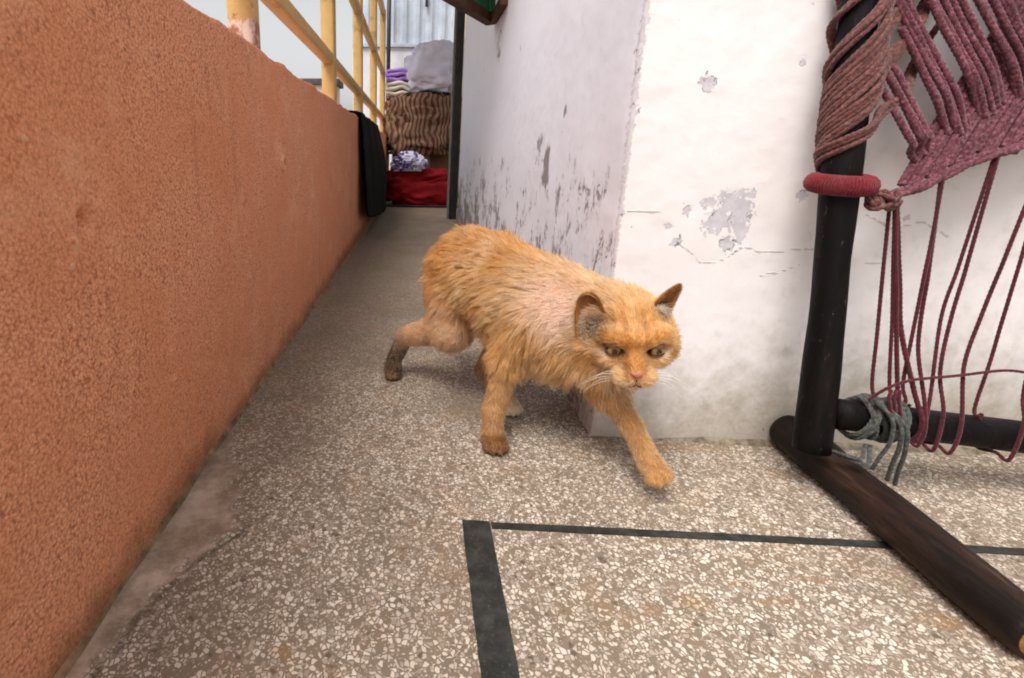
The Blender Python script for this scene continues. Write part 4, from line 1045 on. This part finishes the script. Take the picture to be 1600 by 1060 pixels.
# coat: colour, length and lie of the fur at any point of the body
def coat(P):
    W = []; 
    for pr in prims: W.append(np.exp(-np.maximum(sd(pr, P) + 0.004, 0) / 0.0065))
    W = np.array(W) + 1e-9; W /= W.sum(0)
    flow = np.einsum('in,ic->nc', W, np.array([p['flow'] for p in prims]))
    ln = W.T @ np.array([p['ln'] for p in prims])
    col = W.T @ np.array([p['col'] for p in prims])
    n1 = fbm(P * 24, 3, 61)[:, None]; n2 = fbm(P * 75, 2, 67)[:, None]
    u = ((P - np.array([0.15, 0.80, 0.2])) @ BU)[:, None]                      # height on the trunk
    body = W[:9].sum(0)[:, None]
    col = col + body * np.clip((u - 0.03) / 0.05, 0, 1) * (DEEP - col) * 0.45
    col = col + body * np.clip(n1 * 1.8 + 0.35 - np.clip((u - 0.02) / 0.04, 0, 1) * 0.6, 0, 1) * (PALE - col) * 0.8
    col = col + body * np.clip(-n2 * 1.5 - 0.1, 0, 1) * (BROWN - col) * 0.40
    col = col + (1 - body) * np.clip(n1 * 1.2, 0, 1) * (PALE - col) * 0.45
    def spot(c, r, target, amt, pw=1.0):
        nonlocal col
        d = np.linalg.norm(P - np.array(c), axis=1)[:, None]
        col = col + np.clip(1.25 - d / r, 0, 1) ** pw * amt * (np.asarray(target) - col)
    spot((0.196, 0.672, 0.236), 0.045, np.array(srgb(232, 196, 176)[:3]), 0.75)       # thin, pinkish neck
    spot((0.205, 0.660, 0.225), 0.035, np.array(srgb(232, 196, 176)[:3]), 0.75)
    spot((0.058, 0.868, 0.205), 0.022, BROWN, 0.6)
    spot((0.050, 0.872, 0.175), 0.018, BROWN, 0.7)
    spot((0.060, 0.850, 0.235), 0.022, BROWN, 0.5)
    spot((0.085, 0.83, 0.20), 0.02, BROWN, 0.35)
    spot((0.110, 0.80, 0.235), 0.04, PALE, 0.6)
    spot((0.150, 0.735, 0.215), 0.04, PALE, 0.6)
    spot((0.075, 0.85, 0.235), 0.03, PALE, 0.5)
    # face marks, in head coordinates
    q = (P - HC) @ ROT_H
    hd = np.clip((0.085 - np.linalg.norm(P - HC, axis=1)) / 0.02, 0, 1)[:, None]
    def mark(l0, u0, l1, u1, w, target, amt):
        nonlocal col
        a = np.array([l0, u0]); b = np.array([l1, u1]); ab = b - a; Q2 = q[:, [0, 2]]
        t = np.clip(((Q2 - a) @ ab) / (ab @ ab), 0, 1); d = np.linalg.norm(Q2 - a - t[:, None] * ab, axis=1)
        m = np.clip(1.4 - d / w, 0, 1) * (q[:, 1] > 0.0)
        col = col + (m[:, None] * hd * amt) * (np.asarray(target) - col)
    RUST = np.array(srgb(150, 84, 30)[:3]); DK = np.array(srgb(58, 34, 20)[:3])
    for s in (1, -1):
        mark(0.0125 * s, 0.014, 0.0105 * s, 0.038, 0.0030, RUST, 0.4)
        mark(0.021 * s, 0.024, 0.022 * s, 0.036, 0.0025, RUST, 0.25)
        mark(0.038 * s, -0.004, 0.060 * s, -0.014, 0.004, RUST, 0.6)
        mark(0.030 * s, -0.014, 0.052 * s, -0.028, 0.004, RUST, 0.5)
        mark(0.012 * s, 0.008, 0.016 * s, 0.011, 0.0025, DK, 0.6)                      # inner corner
        mark(0.006 * s, -0.014, 0.013 * s, 0.004, 0.005, RUST, 0.55)                  # sides of the nose
        mark(0.028 * s, -0.004, 0.036 * s, -0.001, 0.003, CREAM_, 0.6)
        mark(0.014 * s, -0.030, 0.022 * s, -0.030, 0.009, CREAM_, 0.3)
        mark(0.004 * s, -0.030, 0.012 * s, -0.022, 0.0025, DK, 0.5)
        e = EYES[(s + 1) // 2]; de = (P - e) @ ROT_H
        re = np.hypot(de[:, 0] / 0.0135, de[:, 2] / 0.0078)
        col = col + (np.clip(1.40 - re, 0, 1) * (de[:, 1] > -0.004))[:, None] * 0.65 * (DK - col)
    mark(0.0, 0.022, 0.0, 0.045, 0.0035, PALE, 0.3)
    # dark, thinly haired ear canals
    for ec, rr in ((H(-0.0440, 0.022, 0.024), 0.019), (H(0.0400, 0.008, 0.034), 0.013)):
        m = np.clip(1.5 - np.linalg.norm(P - ec, axis=1) / rr, 0, 1)
        col = col + m[:, None] * 0.9 * (np.array(srgb(66, 40, 30)[:3]) - col); ln = ln * (1 - 0.6 * m)
    # thin fur where the photo shows skin
    bald = np.clip(1.3 - np.linalg.norm(P - np.array([0.200, 0.668, 0.232]), axis=1) / 0.036, 0, 1)
    ln = ln * (1 - 0.6 * bald) * (1 + 0.35 * body[:, 0] * fbm(P * 30, 2, 91))
    return col, ln, flow, bald

me_b = bpy.data.meshes.new('body')
me_b.from_pydata(CV.tolist(), [], CF.tolist())
me_b.polygons.foreach_set('use_smooth', [True] * len(me_b.polygons)); me_b.update()
bm = bmesh.new(); bm.from_mesh(me_b); bmesh.ops.recalc_face_normals(bm, faces=bm.faces)
for _ in range(2): bmesh.ops.smooth_vert(bm, verts=bm.verts, factor=0.35, use_axis_x=True, use_axis_y=True, use_axis_z=True)
bm.to_mesh(me_b); bm.free(); me_b.update()
nv_ = len(me_b.vertices)
CV = np.empty(nv_ * 3); me_b.vertices.foreach_get('co', CV); CV = CV.reshape(-1, 3)
CN = np.empty(nv_ * 3); me_b.vertices.foreach_get('normal', CN); CN = CN.reshape(-1, 3)
ccol, cln, cflow, cbald = coat(CV)
at = me_b.attributes.new('coat', 'FLOAT_COLOR', 'POINT')
at.data.foreach_set('color', np.concatenate([np.clip(ccol, 0, 1), np.ones((nv_, 1))], 1).astype(np.float32).ravel())
t = NT('undercoat'); co = t.co()
M_UNDER = t.fin(t.mix(t.math('MULTIPLY', t.noise(co, 180, 3, 0.7), 0.45), t.attr('coat', 'Color'), srgb(150, 92, 44)), 0.9, t.bump(t.noise(co, 260, 3, 0.7), 0.6, 0.002), spec=0.1, sheen=0.2)
me_b.materials.append(M_UNDER)
cat = empty('cat', (0.15, 0.78, 0))
body = bpy.data.objects.new('body', me_b); COL.objects.link(body); keep(body, cat)
tag(cat, 'ginger cat with scruffy fur walking across the terrazzo floor', 'cat')

# fur strands
def scatter(V, F, N, n, dens):
    tri = np.concatenate([F[:, [0, 1, 2]], F[:, [0, 2, 3]]]) if F.shape[1] == 4 else F
    ar = 0.5 * np.linalg.norm(np.cross(V[tri[:, 1]] - V[tri[:, 0]], V[tri[:, 2]] - V[tri[:, 0]]), axis=1) * dens[tri].mean(1)
    pick = RNG.choice(len(tri), n, p=ar / ar.sum())
    a, b = RNG.random(n), RNG.random(n); f = a + b > 1; a[f] = 1 - a[f]; b[f] = 1 - b[f]; c = 1 - a - b
    T = tri[pick]
    return (V[T[:, 0]] * a[:, None] + V[T[:, 1]] * b[:, None] + V[T[:, 2]] * c[:, None],
            N[T[:, 0]] * a[:, None] + N[T[:, 1]] * b[:, None] + N[T[:, 2]] * c[:, None])
hq = (CV - HC) @ ROT_H
dens = 1.0 / np.clip(cln / 0.012, 0.22, 1.6)
for e in EYES:
    de = (CV - e) @ ROT_H
    dens *= np.where((np.hypot(de[:, 0] / 0.0135, de[:, 2] / 0.0088) < 1.0) & (de[:, 1] > -0.006), 0.0, 1.0)
dn_ = (CV - H(0, 0.0725, -0.012)) @ ROT_H
dens *= np.where(np.linalg.norm(dn_ / np.array([0.008, 0.010, 0.006]), axis=1) < 1, 0.0, 1.0)
dens *= (1 - 0.5 * cbald)
dens *= np.where(CV[:, 2] < 0.004, 0.0, 1.0)
NH, NP = 235000, 6
quads = np.empty(len(me_b.polygons) * 4, np.int64); me_b.polygons.foreach_get('vertices', quads); quads = quads.reshape(-1, 4)
HP, HN = scatter(CV, quads, CN, NH, dens); HN /= np.linalg.norm(HN, axis=1)[:, None]
hcol, hln, hfl, _b = coat(HP)
tang = hfl - HN * np.sum(hfl * HN, 1)[:, None]; tl = np.linalg.norm(tang, axis=1)[:, None]; tang = tang / np.maximum(tl, 0.15)
hl = hln * np.clip(1 + 0.28 * RNG.standard_normal(NH), 0.45, 1.8)
# locks: strands within one lock share a bend and close up towards the tip
cell = 0.0095
wob = np.stack([fbm(HP / 0.020, 2, 71 + i) for i in range(3)], -1)
key = np.floor((HP + 0.004 * wob) / cell).astype(np.int64); kh = (key[:, 0] * 73856093) ^ (key[:, 1] * 19349663) ^ (key[:, 2] * 83492791)
uk, inv = np.unique(kh, return_inverse=True)
cnt_ = np.bincount(inv).astype(float)
cen = np.stack([np.bincount(inv, HP[:, i]) for i in range(3)], 1) / cnt_[:, None]
lockdir = RNG.standard_normal((len(uk), 3))
long_ = np.clip((hln - 0.007) / 0.010, 0, 1)[:, None]
bend = wob * 1.0 * (0.3 + long_) + lockdir[inv] * 0.24 * (0.3 + long_)
dirv = tang * 1.0 + HN * (0.42 - 0.12 * long_) + bend * 0.55 + 0.10 * RNG.standard_normal((NH, 3)) + np.array([0, 0, -0.25]) * long_
dirv /= np.linalg.norm(dirv, axis=1)[:, None]
ndot = np.sum(dirv * HN, 1); fix = np.clip(0.16 - ndot, 0, None); dirv += HN * fix[:, None]; dirv /= np.linalg.norm(dirv, axis=1)[:, None]
ts = np.linspace(0, 1, NP)
PTS = np.zeros((NH, NP, 3))
start = HN * 0.55 + dirv * 0.6; start /= np.linalg.norm(start, axis=1)[:, None]
for i, u in enumerate(ts):
    d = start * (u - 0.5 * u * u) + dirv * (0.5 * u * u) + np.array([0, 0, -0.05]) * u * u
    PTS[:, i] = HP - HN * 0.001 + hl[:, None] * d
tipc = cen[inv] + (PTS[:, -1] - HP)
for i, u in enumerate(ts):
    PTS[:, i] += (cen[inv] - HP) * (0.48 * u ** 1.5) * (0.25 + 0.75 * long_)
PTS[..., 2] = np.maximum(PTS[..., 2], 0.0012)
vary = np.clip(1 + 0.16 * RNG.standard_normal((NH, 1)) + 0.09 * RNG.standard_normal(len(uk))[inv][:, None], 0.55, 1.5)
hcol = np.clip(hcol * vary, 0.004, 0.95)
pale_t = RNG.random(NH) < 0.10
hcol[pale_t] = hcol[pale_t] * 0.5 + CREAM_ * 0.5
hc = bpy.data.hair_curves.new('fur')
hc.add_curves([NP] * NH)
hc.position_data.foreach_set('vector', PTS.astype(np.float32).ravel())
rad = np.repeat(np.array([1.0, 1.0, 0.9, 0.75, 0.55, 0.2])[None, :], NH, 0) * np.where(hln > 0.009, 0.00029, 0.00025)[:, None]
ra = hc.attributes.get('radius') or hc.attributes.new('radius', 'FLOAT', 'POINT')
ra.data.foreach_set('value', rad.astype(np.float32).ravel())
ca = hc.attributes.new('coat', 'FLOAT_COLOR', 'CURVE')
ca.data.foreach_set('color', np.concatenate([hcol, np.ones((NH, 1))], 1).astype(np.float32).ravel())
t = NT('ginger_fur')
hb = t.new('ShaderNodeBsdfHairPrincipled'); hb.parametrization = 'COLOR'
t.put(hb.inputs['Color'], t.attr('coat', 'Color')); hb.inputs['Roughness'].default_value = 0.42; hb.inputs['Radial Roughness'].default_value = 0.7
df = t.new('ShaderNodeBsdfDiffuse'); t.put(df.inputs['Color'], t.attr('coat', 'Color'))
mx_ = t.new('ShaderNodeMixShader'); mx_.inputs[0].default_value = 0.45
t.t.links.new(hb.outputs[0], mx_.inputs[1]); t.t.links.new(df.outputs[0], mx_.inputs[2]); t.t.links.new(mx_.outputs[0], t.out.inputs['Surface'])
hc.materials.append(t.m)
fur = bpy.data.objects.new('fur', hc); COL.objects.link(fur); keep(fur, cat)
SC.cycles_curves.shape = 'RIBBONS'; SC.cycles_curves.subdivisions = 2

# eyes
def eye_mat():
    t = NT('amber_eye'); r = t.attr('ring')
    col = t.ramp(r, [(0.0, srgb(6, 5, 5)), (0.42, srgb(8, 6, 5)), (0.48, srgb(136, 102, 50)), (0.72, srgb(176, 140, 76)), (0.86, srgb(70, 46, 26)), (0.92, srgb(30, 20, 14)), (1.0, srgb(40, 28, 22))])
    m = t.fin(col, 0.12, spec=0.5); t.b.inputs['Coat Weight'].default_value = 0.7; t.b.inputs['Coat Roughness'].default_value = 0.03; return m
M_EYE = eye_mat(); M_LID = mat_simple('brown_eyelid', (92, 58, 34), (126, 84, 50), 120, 0.5, 0.3)
for s, e in zip((-1, 1), EYES):
    gz = unit(HF * 1.0 + HL_ * (0.16 + 0.12 * s) + HU * 0.02)
    rgt = unit(np.cross(gz, HU)); upv = np.cross(rgt, gz)
    vs, fs, ring = [], [], []
    nu_, nv2 = 24, 18
    for i in range(nv2 + 1):
        th = math.pi * i / nv2
        for j in range(nu_):
            ph = 2 * math.pi * j / nu_
            p = e + EYE_R * (math.cos(th) * gz + math.sin(th) * (math.cos(ph) * rgt + math.sin(ph) * upv))
            vs.append(p); ring.append(min(1, math.hypot(th * math.cos(ph) * (1.45 if th < 0.45 else 1.0), th * math.sin(ph)) / 0.95))
    fs = [[i * nu_ + j, i * nu_ + (j + 1) % nu_, (i + 1) * nu_ + (j + 1) % nu_, (i + 1) * nu_ + j] for i in range(nv2) for j in range(nu_)]
    eo = mesh_obj('eye', vs, fs, M_EYE, attrs=dict(ring=ring)); keep(eo, cat)
    # lids: two shells hugging the ball
    for nm, a0, a1, tilt in (('upper_lid', 0.50, 1.6, 0.06), ('lower_lid', -0.58, -1.5, 0.0)):
        vs = []
        for i in range(9):
            el = a0 + (a1 - a0) * i / 8
            for j in range(17):
                az = (j / 16 - 0.5) * 2.5
                el2 = el * math.cos(az * 0.55) ** (1.0 if i == 0 else 0.5) - tilt * s * math.sin(az) * (1 - i / 8)
                p = e + (EYE_R + 0.0010) * (math.cos(el2) * (math.cos(az) * HF + math.sin(az) * HL_) + math.sin(el2) * HU)
                vs.append(p)
        lo_ = mesh_obj(nm, vs, grid_faces(9, 17), M_LID); m = lo_.modifiers.new('thick', 'SOLIDIFY'); m.thickness = 0.0012; m.offset = 1
        lo_.parent = eo; lo_.matrix_parent_inverse = Matrix.Identity(4); 
# nose and mouth
M_NOSE = mat_simple('pink_nose', (176, 112, 92), (150, 88, 70), 200, 0.45, 0.3)
bm = bmesh.new(); bmesh.ops.create_icosphere(bm, subdivisions=4, radius=1)
for v in bm.verts:
    x, y, z = v.co
    wdt = 0.0080 * (0.55 + 0.45 * (z + 1) / 2 * 1.3)
    dent = 0.0012 * math.exp(-(((abs(x) - 0.5) / 0.25) ** 2 + ((z + 0.2) / 0.3) ** 2)) * (y > 0)
    p = H(x * wdt, 0.0705 + y * 0.0052 - dent, -0.0125 + z * 0.0055 + 0.001 * abs(x)); v.co = p
me = bpy.data.meshes.new('nose'); bm.to_mesh(me); bm.free(); me.materials.append(M_NOSE); me.polygons.foreach_set('use_smooth', [True] * len(me.polygons))
no = bpy.data.objects.new('nose', me); COL.objects.link(no); keep(no, cat)
M_MOUTH = mat_simple('dark_mouth', (58, 34, 26), (84, 52, 42), 90, 0.7, 0.2)
for s in (1, -1):
    tube('mouth', [H(0, 0.0735, -0.018), H(0.001 * s, 0.0735, -0.0275), H(0.006 * s, 0.0715, -0.0315), H(0.012 * s, 0.066, -0.0305)], [0.0007, 0.0008, 0.0008, 0.0004], M_MOUTH, cat, sides=6)
# whiskers
M_WHISK = mat_simple('whisker', (236, 230, 220), (250, 246, 238), 50, 0.4, 0.0)
for s in (1, -1):
    for q in range(5):
        a = H((0.016 + 0.003 * (q % 2)) * s, 0.060, -0.018 - 0.0035 * q)
        L = 0.036 + 0.008 * (q % 3)
        d = HL_ * s + HU * (0.12 - 0.16 * q) + HF * (0.25 - 0.12 * q)
        P = [a, a + d * L * 0.5 + HU * 0.002, a + d * L - HU * 0.012]
        tube('whisker', catmull(P, 12), np.linspace(0.00024, 0.00008, 12), M_WHISK, cat, sides=5)
# ears
def ear_mat():
    t = NT('ear_skin'); co = t.co(); f = t.attr('inner')
    outer = t.mix(t.noise(co, 160, 3), srgb(196, 134, 72), srgb(164, 104, 52))
    inner = t.mix(t.attr('height'), srgb(58, 36, 28), t.mix(t.noise(co, 120, 3), srgb(112, 70, 44), srgb(146, 96, 62)))
    return t.fin(t.mix(f, outer, inner), 0.85, t.bump(t.noise(co, 400, 2), 0.4, 0.001), spec=0.15)
M_EAR = ear_mat()
ear_hairs = []
def ear(base, tip, face, w, rnd, cup, s):
    base, tip, face = V3(*base), V3(*tip), unit(face)
    up_ = tip - base; Lh = np.linalg.norm(up_); up_ = up_ / Lh
    face = unit(face - up_ * (face @ up_)); side = np.cross(up_, face)
    nu2, nv3 = 22, 20
    def surf(a, v, lay):
        wid = w * ((1 - v ** rnd) ** (1 / rnd if rnd > 1.6 else 0.85)) * (1 - 0.12 * (1 - v)) 
        ang = a * 1.25
        depth = cup * wid * (1 - math.cos(ang)) * 1.1
        return base + up_ * (v * Lh - 0.004 * (1 - v)) + side * (wid * math.sin(ang) / math.sin(1.25)) + face * (depth - cup * wid * 0.5 - lay) - face * 0.006 * math.sin(v * 2.2)
    vs, inn, hgt = [], [], []
    for lay, fl in ((0.0, 1.0), (0.0016, 0.0)):
        for i in range(nv3 + 1):
            for j in range(nu2 + 1):
                a = j / nu2 * 2 - 1; v = i / nv3 * 0.995
                p = surf(a, v, lay); vs.append(p); inn.append(fl * (1 - abs(a) ** 6)); hgt.append(min(1, max(0, (v - 0.25) / 0.45)))
    g = grid_faces(nv3 + 1, nu2 + 1); n1_ = (nv3 + 1) * (nu2 + 1)
    fs = g.tolist() + (g[:, ::-1] + n1_).tolist()
    rim = [i * (nu2 + 1) for i in range(nv3 + 1)] + [nv3 * (nu2 + 1) + j for j in range(1, nu2 + 1)] + [i * (nu2 + 1) + nu2 for i in range(nv3 - 1, -1, -1)]
    fs += [[rim[k], rim[k] + n1_, rim[k + 1] + n1_, rim[k + 1]] for k in range(len(rim) - 1)]
    eo = mesh_obj('ear', vs, fs, M_EAR, attrs=dict(inner=inn, height=hgt)); keep(eo, cat)
    # short fur on the back and rim, long pale wisps at the opening
    for _ in range(5200):
        a = random.uniform(-1, 1); v = random.random() ** 0.8
        p = surf(a, v, 0.0024); nrm = -face * math.cos(a * 1.2) + side * math.sin(a * 1.2) * 0.8
        ear_hairs.append((p, unit(nrm * 0.5 + up_ * 1.0 + RNG.standard_normal(3) * 0.25), random.uniform(0.003, 0.006), ORANGE * random.uniform(0.55, 0.95) * (1 - 0.35 * v)))
    for _ in range(900):
        a = random.choice((-1, 1)) * random.uniform(0.86, 1.0); v = random.random()
        p = surf(a, v, 0.001); nrm = side * (1 if a > 0 else -1) * 0.5 + up_ * 0.6 + face * 0.3
        ear_hairs.append((p, unit(nrm + RNG.standard_normal(3) * 0.3), random.uniform(0.0025, 0.005), BROWN * random.uniform(0.7, 1.5)))
    for _ in range(260):
        a = random.uniform(-0.9, 0.9); v = random.uniform(0.0, 0.35)
        p = surf(a, v, 0.0); d = face * 0.5 + up_ * 0.4 - side * a * 0.9 + RNG.standard_normal(3) * 0.25
        ear_hairs.append((p, unit(d), random.uniform(0.010, 0.020), CREAM_ * random.uniform(0.6, 1.0)))
ear(H(-0.0475, 0.020, 0.008), H(-0.0530, 0.006, 0.059), HF * 0.9 - HL_ * 0.30 + HU * 0.1, 0.0192, 2.5, 0.80, -1)
ear(H(0.0320, 0.000, 0.022), H(0.0585, -0.008, 0.058), HF * 0.85 + HL_ * 0.42, 0.0182, 1.45, 0.55, 1)
n_ = len(ear_hairs)
EP = np.array([h[0] for h in ear_hairs]); ED = np.array([h[1] for h in ear_hairs]); EL = np.array([h[2] for h in ear_hairs]); EC = np.array([h[3] for h in ear_hairs])
he = bpy.data.hair_curves.new('ear_fur'); he.add_curves([4] * n_)
us = np.linspace(0, 1, 4)
pp = EP[:, None, :] + ED[:, None, :] * (EL[:, None] * us[None, :])[..., None] + np.array([0, 0, -0.15]) * ((EL[:, None] * us ** 2)[..., None])
he.position_data.foreach_set('vector', pp.astype(np.float32).ravel())
ra = he.attributes.get('radius') or he.attributes.new('radius', 'FLOAT', 'POINT')
ra.data.foreach_set('value', np.repeat(np.array([[0.00026, 0.00024, 0.00018, 0.00006]]), n_, 0).astype(np.float32).ravel())
ca = he.attributes.new('coat', 'FLOAT_COLOR', 'CURVE'); ca.data.foreach_set('color', np.concatenate([np.clip(EC, 0.004, 0.95), np.ones((n_, 1))], 1).astype(np.float32).ravel())
he.materials.append(t.m)
ef = bpy.data.objects.new('ear_fur', he); COL.objects.link(ef); keep(ef, cat)
